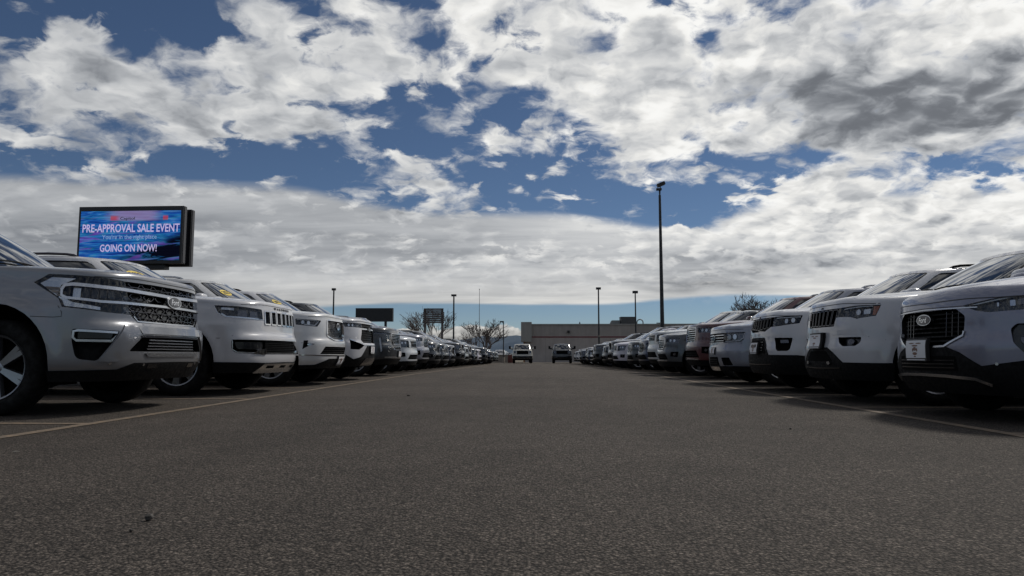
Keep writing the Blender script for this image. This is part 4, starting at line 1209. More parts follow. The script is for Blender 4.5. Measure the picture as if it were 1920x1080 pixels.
def cross_silver():
    c = Car('cross_silver', .04)
    gr = rnd(sym([(.41, .902), (.505, .84), (.49, .69), (.30, .605)]), .02)
    hl = rnd([(.475, .922), (.70, .955), (.96, .990), (1.20, 1.012), (1.34, 1.005), (1.22, .925), (.96, .868), (.71, .856), (.60, .876)], .015)
    side = rnd([(.90, .765), (.858, .726), (.872, .62), (.945, .530), (1.06, .51), (1.12, .62), (1.07, .76)], .02)
    c.hole(gr, .08, False); c.hole(hl, .06); c.hole(side, .06)
    c.build_body(flare=(.045, 'plastic')); c.build_house('plastic'); c.build_wheels('alloy', 5)
    g = c.draw('grille', [gr], -.075, 0, 'underside', both=False)
    slats(c, [.645, .682, .719, .756, .793, .830, .867], lambda z: min(.475, .36 + (z - .62) * 1.6) if z < .75 else .475 - max(0, z - .84) * 1.3, .012, -.03, 'plastic', g)
    c.draw('upright', [ribbon([(s, .65 + abs(s) * .1), (s * 1.01, .885)], .008) for s in (-.40, -.33, -.26, .26, .33, .40)], -.03, .01, 'gloss_black', g, both=False, grid=.3)
    c.draw('grille_trim', [ribbon([(.498, .72), (.488, .685), (.30, .602), (.16, .598)], .016)], .010, .03, 'satin', g)
    c.draw('grille_brow', [ribbon([(-.62, .902), (-.4, .906), (0, .914), (.4, .906), (.62, .902)], .009)], .006, .02, 'satin', g, both=False)
    c.emblem_oval(0, .828, .112, .048, .012, 'Ford', g)
    h = c.draw('headlight', [hl], -.055, 0, 'gloss_black')
    c.draw('reflector', [rnd([(.86, .90), (.90, .90), (.90, .945), (.86, .945)], .008), rnd([(.76, .90), (.775, .90), (.775, .93), (.76, .93)], .003)], -.03, .02, 'reflector', h)
    c.draw('led_module', [[(.92, .905), (1.14, .945), (1.14, .985), (.92, .950)]], -.035, .01, 'dark_chrome', h)
    c.draw('daytime_light', [ribbon([(.53, .915), (.72, .945), (.96, .978), (1.22, .998)], .009)], -.015, .02, 'lamp_white', h)
    c.draw('lens', [hl], -.002, 0, 'lens', h)
    f = c.draw('side_intake', [side], -.055, 0, 'gloss_black')
    c.draw('fog_light', [oval(.96, .645, .04, .04, 18)], -.03, .02, 'dark_chrome', f)
    valance(c, [(0, .607), (.30, .602), (.456, .552), (.648, .444), (.945, .490), (1.10, .505), (nose_to_arch(c), .50)]); sill(c, top=.2)
    i = c.draw('air_intake', [rnd(sym([(.42, .52), (.44, .40)]), .02)], .008, .01, 'underside', c.body, both=False)
    slats(c, [.425, .455, .485], .41, .010, .012, 'gloss_black', i, th=.006)
    c.draw('skid_plate', [ribbon([(-.71, .296), (-.59, .342), (-.3, .358), (0, .362), (.3, .358), (.59, .342), (.71, .296)], .024)], .022, .03, 'satin', c.body, both=False)
    c.draw('sensor', [oval(.76, .462, .012, .012, 12)], .010, .01, 'satin', c.body)
    c.plate(-.04, .573, .32, .175, parent=c.body, off=.045)
    c.draw('hood_edge_seam', [ribbon([(-.62, .917), (0, .926), (.62, .917)], .006)], .0015, 0, 'print_dark', c.body, both=False)
    return c

def mid_slotted():
    c = Car('mid_slotted', .045)
    gr = sym([(.425, 1.056), (.36, .852)])
    hl = [(.425, 1.056), (.72, 1.068), (1.03, 1.064), (.968, .946), (.744, .922), (.65, .944), (.48, .952), (.395, .950)]
    fog = rnd([(.448, .728), (.805, .724), (.79, .66), (.73, .626), (.55, .626), (.47, .67)], .02)
    c.hole([(-a, b) for a, b in hl] + [(-.36, .852), (.36, .852)] + hl[::-1], .07, False); c.hole(fog, .07)
    c.build_body(); c.build_house('plastic'); c.build_wheels('alloy', 5)
    g = c.draw('grille', [gr], -.065, 0, 'underside', both=False)
    for q in range(-3, 4):
        s = q * .112
        p = rnd([(s * .93 - .044, .866), (s * .93 + .044, .866), (s * 1.04 + .048, 1.045), (s * 1.04 - .048, 1.045)], .014)
        o = c.draw('grille_slot', ring(p, .007), -.004, .04, 'dark_chrome', g, both=False, grid=.3)
        c.draw('slot_mesh', [ribbon([(s - .04, z), (s + .04, z)], .006) for z in np.arange(.88, 1.04, .022)], -.04, .01, 'plastic', o, both=False, grid=.3)
    h = c.draw('headlight', [hl], -.06, 0, 'gloss_black')
    c.draw('reflector', [oval(.72, .995, .034, .032, 18), rnd([(.80, .97), (.89, .972), (.90, 1.025), (.80, 1.02)], .01)], -.045, .01, 'satin', h)
    c.draw('turn_signal', [[(.925, .955), (.966, .958), (1.015, 1.052), (.945, 1.05)]], -.02, .02, 'amber', h)
    c.draw('daytime_light', [ribbon([(.50, 1.038), (.72, 1.052), (.93, 1.054)], .010)], -.02, .02, 'lamp_white', h)
    c.draw('lens', [hl], -.002, 0, 'lens', h)
    f = c.draw('fog_light', [fog], -.06, 0, 'gloss_black')
    c.draw('fog_lens', [oval(.64, .675, .05, .03, 16)], -.03, .02, 'dark_chrome', f)
    c.write('hood_lettering', 'Jeep', 0, 1.078, .026, .006, 'print_dark', c.body, wide=1.2)
    c.draw('bumper_crease', [ribbon([(.34, .757), (.60, .765), (.86, .745)], .006)], .004, .006, 'paint', c.body)
    v = valance(c, [(0, .622), (.24, .618), (.37, .562), (.545, .45), (.97, .446), (nose_to_arch(c), .446)]); sill(c)
    i = c.draw('air_intake', [rnd(sym([(.22, .575), (.36, .46)]), .02)], .010, .006, 'underside', c.body, both=False)
    c.draw('chrome_strip', [ribbon([(-.50, .385), (0, .378), (.50, .385)], .012)], .016, .02, 'dark_chrome', c.body, both=False)
    c.draw('tow_hook', [oval(.30, .44, .035, .02, 14)], .03, .04, 'satin', c.body)
    c.draw('plate_bracket', [rnd([(-.17, .60), (.17, .60), (.17, .79), (-.17, .79)], .01)], .03, .05, 'plastic', c.body, both=False)
    c.plate(0, .695, .31, .165, parent=c.body, off=.055)
    return c

def mid_joined():
    c = Car('mid_joined', .05)
    un = sym([(.55, 1.078), (1.09, 1.082), (1.04, .972), (.70, .942), (.49, .936), (.30, .872)])
    fog = rnd([(.595, .778), (.94, .772), (.90, .61), (.86, .588), (.69, .588), (.655, .61)], .02)
    c.hole(un, .07, False); c.hole(fog, .07)
    c.build_body(); c.build_house('plastic'); c.build_wheels('alloy_dark', 5)
    g = c.draw('grille', [un], -.068, 0, 'gloss_black', both=False)
    for q in range(-3, 4):
        s = q * .125
        o = c.draw('grille_slot', ring(rnd([(s - .05, .90 + abs(s) * .06), (s + .05, .90 + abs(s) * .06), (s + .05, 1.066), (s - .05, 1.066)], .012), .007), -.012, .03, 'gloss_black', g, both=False, grid=.3)
    hl = [(.53, 1.072), (1.075, 1.074), (1.03, .978), (.70, .95), (.53, .948)]
    h = c.draw('headlight', [hl], -.05, .01, 'plastic')
    c.draw('reflector', [oval(.80, 1.01, .036, .034, 16), oval(.93, 1.018, .036, .034, 16)], -.035, .02, 'reflector', h)
    c.draw('daytime_light', [ribbon([(.58, 1.058), (1.06, 1.062)], .010)], -.02, .02, 'lamp_white', h)
    c.draw('lens', [hl], -.003, 0, 'lens', h)
    f = c.draw('fog_light', [fog], -.06, 0, 'underside')
    c.draw('fog_lens', [rnd([(.70, .70), (.86, .70), (.85, .745), (.69, .745)], .01)], -.03, .02, 'dark_chrome', f)
    c.write('hood_lettering', 'Jeep', 0, 1.092, .022, .006, 'print_dark', c.body, wide=1.2)
    valance(c, [(0, .79), (.30, .786), (.465, .535), (1.0, .53), (nose_to_arch(c), .51)]); sill(c)
    i = c.draw('air_intake', [rnd(sym([(.26, .75), (.38, .56)]), .02)], .010, .006, 'underside', c.body, both=False)
    slats(c, [.60, .64, .68, .72], .27, .012, .016, 'gloss_black', i, th=.01)
    c.draw('chrome_strip', [ribbon([(-.55, .40), (0, .39), (.55, .40)], .012)], .016, .02, 'dark_chrome', c.body, both=False)
    c.plate(0, .635, .31, .165, parent=c.body, off=.05)
    return c

def mid_barred():
    c = Car('mid_barred', .05)
    gr = sym([(.53, .932), (.51, .757)])
    hl = [(.53, .932), (1.065, .938), (1.03, .80), (.98, .765), (.51, .757)]
    fog = rnd([(.456, .488), (.73, .488), (.815, .35), (.53, .345)], .02)
    c.hole([(-a, b) for a, b in hl] + hl[::-1], .07, False); c.hole(fog, .06)
    c.build_body(); c.build_house('satin'); c.build_wheels('alloy', 5)
    g = c.draw('grille', [gr], -.065, 0, 'underside', both=False)
    slats(c, [.795, .845, .895], lambda z: .505, .016, -.006, 'satin', g)
    c.draw('grille_frame', [ribbon([(-.53, .762), (0, .757), (.53, .762)], .014)], .006, .03, 'satin', g, both=False)
    e = c.draw('emblem', ring(oval(0, .845, .07, .062), .010) + [ribbon([(-.045, .885), (-.02, .81), (0, .855), (.02, .81), (.045, .885)], .010)], .012, .03, 'chrome', g, both=False, grid=.3)
    h = c.draw('headlight', [hl], -.06, 0, 'dark_chrome')
    c.draw('reflector', [oval(.66, .85, .05, .05, 16), oval(.82, .855, .05, .05, 16)], -.04, .02, 'reflector', h)
    c.draw('daytime_light', [ribbon([(.55, .775), (.94, .785), (1.02, .83), (1.045, .92)], .012)], -.02, .02, 'lamp_white', h)
    c.draw('lens', [hl], -.002, 0, 'lens', h)
    f = c.draw('fog_light', [fog], -.055, 0, 'underside')
    i = c.draw('air_intake', [rnd(sym([(.29, .50), (.35, .335)]), .02)], .006, .006, 'underside', c.body, both=False)
    slats(c, [.37, .41, .45], .29, .012, .012, 'plastic', i, th=.008)
    valance(c, [(0, .332), (.36, .332), (.55, .335), (nose_to_arch(c), .335)]); sill(c)
    c.draw('skid_plate', [sym([(.34, .318), (.30, .245)])], .02, .02, 'satin', c.body, both=False)
    c.plate(0, .61, .30, .12, parent=c.body, off=.02)
    return c

def plain(key, style):
    """cars further along the rows"""
    c = Car(key, .08); b = 1.0 if key.startswith('big') else 0.0
    zt = float(c.sh.ztop(np.array(.3))) - .012; zs = float(c.sh.ztop(np.array(1.0))) - .012
    if style == 0:
        gr = sym([(.50, zt), (.55, zt - .16), (.46, zt - .34)]); hl = [(1.10, zs - .02), (.60, zs - .01), (.63, zs - .12), (1.04, zs - .13)]
    elif style == 1:
        gr = rnd(sym([(.42, zt), (.56, zt - .12), (.50, zt - .30), (.34, zt - .38)]), .03); hl = [(1.22, zs - .01), (.62, zs - .02), (.70, zs - .10), (1.0, zs - .15), (1.16, zs - .10)]
    else:
        gr = sym([(.56, zt), (.52, zt - .22)]); hl = [(1.12, zs), (.64, zs - .01), (.62, zs - .22), (1.04, zs - .20)]
    inl = sym([(.62, .56 + .08 * b), (.74, .42 + .06 * b)]); fog = [(1.05, .62 + .1 * b), (.84, .62 + .1 * b), (.82, .50 + .08 * b), (1.02, .48 + .08 * b)]
    c.hole(gr, .07, False); c.hole(hl, .06); c.hole(inl, .06, False); c.hole(fog, .05)
    c.build_body(); c.build_house(('satin', 'plastic', 'plastic')[style]); c.build_wheels('alloy' if style != 1 else 'alloy_dark', 6)
    g = c.draw('grille', [gr], -.065, 0, 'underside', both=False)
    zz = np.arange(zt - .04, min(p[1] for p in gr) + .02, -.05)
    for z in zz:
        hh = float(np.interp(-z, [-p[1] for p in sym_right(gr)], [p[0] for p in sym_right(gr)])) - .02
        c.draw('slat', [ribbon([(-hh, z), (hh, z)], .020)], -.01, .02, ('satin', 'gloss_black', 'dark_chrome')[style], g, both=False, grid=.2)
    c.draw('grille_frame', ring(gr, .016), .006, .03, ('chrome', 'satin', 'satin')[style], g, both=False, grid=.3)
    h = c.draw('headlight', [hl], -.05, 0, 'dark_chrome'); c.draw('reflector', [oval(.78, zs - .07, .04, .035, 12), oval(.92, zs - .075, .04, .035, 12)], -.03, .02, 'satin', h); c.draw('lens', [hl], -.002, 0, 'lens', h)
    i = c.draw('air_intake', [inl], -.05, 0, 'underside', both=False)
    slats(c, [.47 + .06 * b, .51 + .07 * b], .62, .014, -.01, 'plastic', i)
    f = c.draw('fog_light', [fog], -.045, 0, 'underside'); c.draw('fog_lens', [oval(.93, .555 + .09 * b, .045, .035, 12)], -.02, .02, 'dark_chrome', f)
    valance(c, [(0, .37 + .05 * b), (.7, .37 + .05 * b), (nose_to_arch(c), .36 + .05 * b)]); sill(c)
    if style == 0: c.draw('chrome_strip', [ribbon([(-.7, .385 + .05 * b), (.7, .385 + .05 * b)], .02)], .012, .02, 'satin', c.body, both=False)
    return c
def sym_right(poly):
    r = {}
    for a, b in poly:
        if a > 0: r.setdefault(round(b, 3), a); r[round(b, 3)] = max(a, r[round(b, 3)])
    return sorted([(a, b) for b, a in r.items()], key=lambda p: -p[1])


def pickup():
    c = Car('big_truck', .08); zt = float(c.sh.ztop(np.array(.3))) - .015
    gr = sym([(.60, zt), (.58, zt - .36)]); hl = [(.96, zt - .02), (.66, zt - .01), (.65, zt - .26), (.92, zt - .24)]
    bm_ = sym([(.98, .74), (.98, .52)])
    c.hole(gr, .08, False); c.hole(hl, .06)
    c.build_body(); c.build_house(None); c.build_wheels('alloy_dark', 8, False)
    g = c.draw('grille', [gr], -.07, 0, 'underside', both=False)
    for z in (zt - .09, zt - .18, zt - .27): c.draw('slat', [ribbon([(-.57, z), (.57, z)], .03)], -.02, .03, 'plastic', g, both=False, grid=.2)
    c.draw('grille_frame', ring(gr, .025), .010, .04, 'dark_chrome', g, both=False, grid=.3)
    h = c.draw('headlight', [hl], -.05, 0, 'dark_chrome'); c.draw('lens', [hl], -.002, 0, 'lens', h)
    c.draw('bumper', [rnd(bm_, .05)], .05, .06, 'dark_chrome', both=False)
    i = c.draw('air_intake', [rnd(sym([(.45, .66), (.45, .56)]), .02)], .052, .004, 'underside', c.body, both=False)
    valance(c, [(0, .50), (.8, .50), (nose_to_arch(c), .48)]); sill(c)
    # load bed walls behind the cab
    k = c.k; mb = MB(); x0, x1, W = k['rear'] - .1, -k['L'] + .08, k['W'] * .93
    zz = float(c.sh.H(np.array(x0), np.array(0.0))) - .02
    for sg in (1, -1): mb.box(((x0 + x1) / 2, sg * W, zz + .06), (x0 - x1, .10, .16))
    mb.box((x1, 0, zz + .06), (.08, 2 * W, .16))
    c.part('bed_wall', mb.mesh('bed_wall', ['paint'], False))
    for sg in (1, -1):
        mb = MB().box((k['cowl'] - .40, sg * (k['W'] + .26), zz + .22), (.12, .20, .30)).box((k['cowl'] - .40, sg * (k['W'] + .08), zz + .18), (.05, .26, .05))
        c.part('tow_mirror', mb.mesh('tow_mirror', ['plastic'], False))
    return c
# ------------------------------------------------------------------ the place: ground, paint, building, signs, lamps, trees, hills
def ground_z(y): return -0.005 * max(0.0, min(y, 140.0) - 20.0)
def at(px, py, d):
    """the point at distance d down the aisle that is seen at a photo pixel"""
    v = cam.rotation_euler.to_matrix() @ Vector(((px - 960.0) / F_PX, (540.0 - py) / F_PX, -1.0))
    return cam.location + v * (d / v.y)
def link(name, me, parent=None, kind=None, label=None, cat=None, group=None, loc=None):
    o = bpy.data.objects.new(name, me); COL.objects.link(o)
    if parent is not None: o.parent = parent
    if loc is not None: o.location = loc
    for k_, v_ in (('kind', kind), ('label', label), ('category', cat), ('group', group)):
        if v_: o[k_] = v_
    return o
def empty(name, loc, label, cat, group=None, rz=0.0):
    o = link(name, None, None, None, label, cat, group, loc); o.rotation_euler.z = rz; o.empty_display_size = .5
    return o
def sheet(name, x0, x1, ys, m, dz, kind='structure', xs=None):
    V, Fc = [], []
    xs = xs or [x0, x1]
    for y in ys:
        for x in xs: V.append((x, y, ground_z(y) + dz))
    n = len(xs)
    for i in range(len(ys) - 1):
        for j in range(n - 1): Fc.append((i * n + j, i * n + j + 1, (i + 1) * n + j + 1, (i + 1) * n + j))
    return link(name, mesh_from(name, V, Fc, [m], smooth=False), kind=kind)
sheet('ground', -30000, 30000, [-3000, -60, 20, 140, 600, 30000], 'dry_ground', -.02)
sheet('parking_lot', -45, 45, [-40, 20, 79], 'asphalt', 0.0)

# painted lines
XL, XR = -3.43, 3.17
def stripe(a, b, wid, label_):
    (x0, y0), (x1, y1) = a, b
    if abs(x1 - x0) < .01: ys = [y for y in (y0, 20.0, y1) if y0 <= y <= y1]; return sheet('painted_line', x0 - wid / 2, x0 + wid / 2, sorted(set(ys)), 'line_paint', .004, 'structure')
    return sheet('painted_line', min(x0, x1), max(x0, x1), [y0 - wid / 2, y0 + wid / 2], 'line_paint', .004, 'structure')
stripe((XL, -6), (XL, 66), .10, '')
stripe((XR, -6), (XR, 66), .10, '')
LEFT_Y = [7.03, 10.17, 13.04, 15.5, 18.7] + [21.8 + 3.05 * i for i in range(16)]
RIGHT_Y = [6.28, 8.57, 10.95, 13.6, 16.9, 19.4] + [22.1 + 2.72 * i for i in range(18)]
for ys, xa, xb in ((LEFT_Y, XL - .05, XL - 5.6), (RIGHT_Y, XR + .05, XR + 5.6)):
    edges = [ys[0] - 1.58 if xa < 0 else ys[0] - 1.30] + [(a + b) / 2 for a, b in zip(ys, ys[1:])]
    for y in edges: stripe((xa, y), (xb, y), .10, '')

# the store at the end of the aisle
def build_store():
    D = 95.0; k = D / F_PX
    base = ground_z(D)
    A, B = at(977, 640, D), at(1420, 640, D)
    x0, x1, y0, dep = A.x, B.x, D, 26.0
    zt = at(1100, 608, D).z; zr = at(1100, 632, D).z; zp = at(985, 604, D).z
    r = empty('store_building', ((x0 + x1) / 2, y0, base), 'low grey store with red stripe along its wall at the end of the aisle', 'building')
    ox, oz = (x0 + x1) / 2, base
    def bx(name, xa, xb, ya, yb, za, zb, m, par=r):
        me = MB().box(((xa + xb) / 2 - ox, (ya + yb) / 2, (za + zb) / 2 - oz), (xb - xa, yb - ya, zb - za)).mesh(name, [m], False)
        return link(name, me, par)
    bx('lower_wall', x0 + .5, x1, 0, dep, base - .3, zr - .07, 'wall_lower')
    bx('upper_wall', x0 + .5, x1, .02, dep, zr + .09, zt - .12, 'wall_upper')
    bx('stripe', x0 + .5, x1, -.03, dep - .2, zr - .07, zr + .09, 'red_band')
    bx('coping', x0 + 1.4, x1 + .05, -.06, dep + .05, zt - .12, zt + .06, 'wall_trim')
    bx('corner_tower', x0, x0 + 1.42, -.5, 3.0, zr - .62, zp, 'wall_trim')
    bx('tower_pier', x0 + .30, x0 + .5, -.04, 3, base, zr - .62, 'orange_trim')
    for j, x in enumerate(np.linspace(x0 + 3.2, x1 - 2, 7)): bx('wall_joint', x, x + .05, -.012, .1, base, zr - .13, 'wall_trim')
    bx('wall_lamp', at(1066, 622, D).x - .15, at(1066, 622, D).x + .15, -.25, .02, at(1066, 622, D).z - .15, at(1066, 622, D).z + .15, 'cabinet')
    u0, u1 = at(1163, 602, D + 6), at(1190, 607, D + 6)
    q = link('rooftop_unit', MB().box((0, 0, .6), (u1.x - u0.x, 2.0, 1.3)).box((0, 0, 1.28), (u1.x - u0.x + .1, 2.1, .08)).mesh('rooftop_unit', ['roof_unit'], False), None, None, 'dark box-shaped air unit on the store roof', 'rooftop unit', None, ((u0.x + u1.x) / 2, D + 6, zt - .06))
    u0, u1 = at(1141, 604, D + 6), at(1162, 607, D + 6)
    link('rooftop_duct', MB().add([(-.8, -.7, 0), (.75, -.7, 0), (.75, -.7, .8), (-.35, -.7, .8), (-.8, .7, 0), (.75, .7, 0), (.75, .7, .8), (-.35, .7, .8)], [(0, 1, 2, 3), (7, 6, 5, 4), (0, 4, 5, 1), (1, 5, 6, 2), (2, 6, 7, 3), (3, 7, 4, 0)]).mesh('rooftop_duct', ['duct'], False), None, None, 'pale sloping duct beside the dark air unit on the store roof', 'rooftop duct', None, ((u0.x + u1.x) / 2, D + 6, zt - .02))
    g = at(1200, 607, D + 4); T = np.linspace(0, math.pi, 10)
    link('vent_pipe', MB().tube([(-.42, 0, 0)] + [(-.42 * math.cos(t), 0, .45 + .42 * math.sin(t)) for t in T] + [(.42, 0, .25)], .08, 8).mesh('vent_pipe', ['duct']), None, None, 'curved gooseneck vent pipe on the store roof', 'vent pipe', None, (g.x, D + 4, zt - .04))
    g = at(1087, 607, D + 4)
    link('roof_vent', MB().tube([(0, 0, 0), (0, 0, .55)], .06, 8).box((0, 0, .35), (.18, .18, .12)).mesh('roof_vent', ['roof_unit']), None, None, 'thin upright vent stub on the store roof left of the lamp pole', 'roof vent', None, (g.x, D + 4, zt - .04))
    g = at(1236, 607, D + 4)
    link('security_light', MB().tube([(0, 0, 0), (0, 0, .35)], .05, 8).box((-.12, 0, .36), (.5, .2, .12)).mesh('security_light', ['roof_unit']), None, None, 'small boxy fitting on the store roof beside the tall lamp pole', 'light fitting', None, (g.x, D + 4, zt - .04))
build_store()

# lamp poles
def lamp_pole(px, py, d, r0, r1, heads, label, m='pole_dark', name='lamp_pole', collar=None):
    top = at(px, py, d); base = Vector((top.x, d, ground_z(d))); h = top.z - base.z
    r = empty(name, base, label, 'lamp post' if heads else 'flagpole', 'lamp poles round the lot' if heads else None)
    link('pole', MB().tube([(0, 0, 0), (0, 0, h * .5), (0, 0, h)], [r0, (r0 + r1) / 2, r1], 12).mesh('pole', [m]), r)
    if r0 > .05: link('footing', MB().lathe([(0, r0 * 2.4), (.6, r0 * 2.4), (.62, r0 * 2.2), (.62, .01)], 'Z', 14).mesh('footing', ['concrete']), r)
    for hx, hz, w, t, tilt in heads:
        mb = MB()
        mb.box((hx, 0, h + hz), (w, w * .7, t), rot=Matrix.Rotation(math.radians(tilt), 3, 'Y'))
        mb.tube([(0, 0, h - .25), (hx * .55, 0, h + hz - t * .5)], .035, 6)
        link('lamp_head', mb.mesh('lamp_head', [m]), r)
    if collar:
        za, zb = at(px, collar[0], d).z - base.z, at(px, collar[1], d).z - base.z
        link('pole_band', MB().lathe([(zb, r0 * 1.25), (za, r0 * 1.25)], 'Z', 12).mesh('pole_band', ['concrete']), r)
    if not heads: link('finial', MB().lathe([(h - .02, .01), (h, .05), (h + .06, .06), (h + .12, .01)], 'Z', 10).mesh('finial', ['pole_grey']), r)
    return r
lamp_pole(1237, 366, 50, .16, .085, [(.10, .78, .55, .22, -22), (-.05, .42, .36, .14, 0)], 'tall dark lamp pole with twin floodlights above the cars on the right')
lamp_pole(1122, 543, 75, .10, .07, [(0, .12, .5, .22, 0)], 'slim lamp pole in front of the store near the aisle end', collar=(628, 632))
lamp_pole(1191, 550, 70, .09, .06, [(0, .12, .5, .24, 0)], 'slim lamp pole between the taller pole and the aisle end')
lamp_pole(626, 544, 45, .06, .045, [(0, .05, .24, .14, 0)], 'short lamp pole behind the white SUVs of the left row')
lamp_pole(851, 556, 60, .08, .06, [(0, .10, .42, .16, 0)], 'slim lamp pole beside the weathered sign and bare tree')
lamp_pole(944, 604, 80, .07, .05, [(-.18, .05, .45, .14, 0)], 'lamp pole with its head turned left, beside the far bare tree')
lamp_pole(899, 543, 92, .055, .025, [], 'thin pale flagpole without a flag behind the bare tree', 'pole_grey', 'flagpole')

# the lit display board
def writing(body, w, h, parent, loc, m, bold=True, name='writing'):
    V, Fc, wd = text2d(body, bold)
    P = [(v[0] * w / wd, 0, v[1] * h) for v in V]
    return link(name, mesh_from(name, P, Fc, [m], smooth=False), parent, 'stuff', loc=loc)
def display():
    D = 35.0
    tl, br = at(147, 390, D), at(341, 494, D)
    w, h = br.x - tl.x, at(341, 386, D).z - br.z
    r = empty('display_board', ((tl.x + br.x) / 2, D + .5, ground_z(D)), 'large lit display board announcing a sale event above the left row', 'sign', rz=math.radians(-1.5))
    zc = (at(341, 386, D).z + br.z) / 2 - ground_z(D)
    for nm, y, dx, dz in (('front_cabinet', -.30, 0, 0), ('rear_cabinet', .42, .04, -.05)):
        c = link(nm, MB().box((dx, y, zc + dz), (w, .34, h)).mesh(nm, ['cabinet'], False), r)
        link('edge_trim', MB().box((dx + w / 2 + .012, y + .02, zc + dz), (.03, .22, h * .97)).mesh('edge_trim', ['cabinet_edge'], False), c)
    link('spine', MB().box((0, .06, zc), (w * .96, .40, h * .94)).mesh('spine', ['cabinet'], False), r)
    link('column', MB().tube([(0, .06, 0), (0, .06, zc)], .38, 16).mesh('column', ['pole_dark']), r)
    link('saddle', MB().box((.0, .05, zc - h / 2 - .12), (w * .62, .5, .24)).mesh('saddle', ['cabinet'], False), r)
    s = link('screen', MB().box((0, 0, 0), (w * .955, .02, h * .86)).mesh('screen', ['screen'], False), r, loc=(0, -.485, zc - h * .012))
    u = lambda px: (px - 245) / 192.0 * w
    v = lambda py: (438.5 - py) / 104.0 * h - h * .0
    writing('PRE-APPROVAL SALE EVENT', 178 / 192 * w, 15.0 / 104 * h, s, (u(247), -.03, v(425)), 'screen_text')
    writing("You're in the right place", 100 / 192 * w, 10.5 / 104 * h, s, (u(245), -.03, v(442)), 'screen_text_dim', False)
    writing('GOING ON NOW!', 104 / 192 * w, 13.5 / 104 * h, s, (u(244), -.03, v(461)), 'screen_text')
    writing('Capitol', 27 / 192 * w, 6.5 / 104 * h, s, (u(240), -.03, v(408)), 'print_dark')
display()
def dark_sign():
    D = 60.0; a, b = at(668, 578, D), at(737, 603, D)
    w, h = b.x - a.x, a.z - b.z
    r = empty('dark_sign', ((a.x + b.x) / 2, D, ground_z(D)), 'unlit black rectangular sign board above the left row', 'sign'); zc = (a.z + b.z) / 2 - ground_z(D)
    link('board', MB().box((0, 0, zc), (w, .4, h)).mesh('board', ['cabinet'], False), r)
    link('frame', MB().box((0, -.21, zc + h / 2 - .03), (w, .03, .05)).box((0, -.21, zc - h / 2 + .03), (w, .03, .05)).mesh('frame', ['cabinet_edge'], False), r)
    for x in (-.3, .3): link('post', MB().tube([(x * w, 0, 0), (x * w, 0, zc)], .11, 10).mesh('post', ['pole_dark']), r)
dark_sign()
def slat_sign():
    D = 75.0; a, b = at(793, 578, D), at(833, 606, D); w, h = b.x - a.x, a.z - b.z
    r = empty('weathered_sign', ((a.x + b.x) / 2, D, ground_z(D)), 'weathered brown sign frame on two posts in front of a bare tree', 'sign'); zc = (a.z + b.z) / 2 - ground_z(D)
    for i in range(8):
        z = zc - h / 2 + h * (i + .5) / 8; dz = .05 if i % 2 else 0
        link('board', MB().box((0, dz * .6 - .04, z), (w * (1 if i < 6 else .92), .07, h / 8 * .86)).mesh('board', ['rust'], False), r)
    for x in (-.40, .40): link('post', MB().box((x * w, .1, zc / 2 + h * .22), (.22, .16, zc + h * .5)).mesh('post', ['rust'], False), r)
slat_sign()

# bare trees
def bare_tree(px, d, top_py, spread, label, seed, lean=0.0, depth=6, group='bare winter trees', trunk=.16, low=.28, twig=.016):
    rng = random.Random(seed)
    base = at(px, 660, d); base.z = ground_z(d); h = at(px, top_py, d).z - base.z
    r = empty('bare_tree', base, label, 'tree', group)
    tr, cr = MB(), MB()
    def grow(p, dr, L, rad, lv):
        n = 3
        pts, rr = [p], [rad]
        q = p.copy(); dd = dr.copy()
        for i in range(n):
            dd = (dd + Vector((rng.uniform(-.1, .1), rng.uniform(-.1, .1), rng.uniform(-.03, .10)))).normalized()
            q = q + dd * L / n; pts.append(q.copy()); rr.append(rad * (1 - .45 * (i + 1) / n))
        (tr if lv == 0 else cr).tube(pts, rr, 7 if lv < 2 else (4 if lv < 4 else 3), cap=lv < 2)
        if lv >= depth: return
        kids = rng.choice((4, 5, 5)) if lv == 0 else rng.choice((3, 3, 4) if lv < 3 else (2, 2, 3))
        for j in range(kids):
            f = 1.0 if j == 0 else rng.uniform(.35, 1.0)
            i0 = min(n - 1, int(f * n)); o = pts[i0].lerp(pts[min(i0 + 1, n)], f * n - i0)
            ax = Vector((rng.uniform(-1, 1), rng.uniform(-1, 1), 0)).normalized()
            ang = rng.uniform(.22, .58) * (1.35 if lv == 0 else 1.0)
            nd = (dd * math.cos(ang) + (ax * spread + Vector((0, 0, .15))) * math.sin(ang)).normalized()
            grow(o, nd, L * rng.uniform(.60, .82) * (1.25 if lv == 0 else 1), max(twig, rad * (.62 if j else .7) * (1 - .35 * f * .5)), lv + 1)
    grow(Vector((0, 0, 0)), Vector((lean, 0, 1)).normalized(), h * low, trunk, 0)
    zs = max(v[2] for v in cr.V); k = h / zs
    for mb in (tr, cr): mb.V = [(v[0] * k, v[1] * k, v[2] * k) for v in mb.V]
    link('trunk', tr.mesh('trunk', ['bark']), r); link('crown', cr.mesh('crown', ['bark']), r)
bare_tree(808, 88, 574, 1.25, 'bare tree spreading behind the weathered sign', 3, depth=7, low=.20, twig=.012)
bare_tree(912, 84, 598, 1.45, 'wide bare tree between the weathered sign and the store', 8, depth=7, low=.20, twig=.012)
bare_tree(1440, 78, 549, 1.5, 'dense bare tree crown showing above the right row', 12, depth=7, low=.22, twig=.019)
bare_tree(1402, 82, 555, 1.5, 'smaller bare tree left of the dense crown above the right row', 15, depth=7, low=.22, twig=.019)
bare_tree(868, 110, 630, 1.7, 'small far bare tree low between the two wider ones', 21, depth=6, twig=.015)

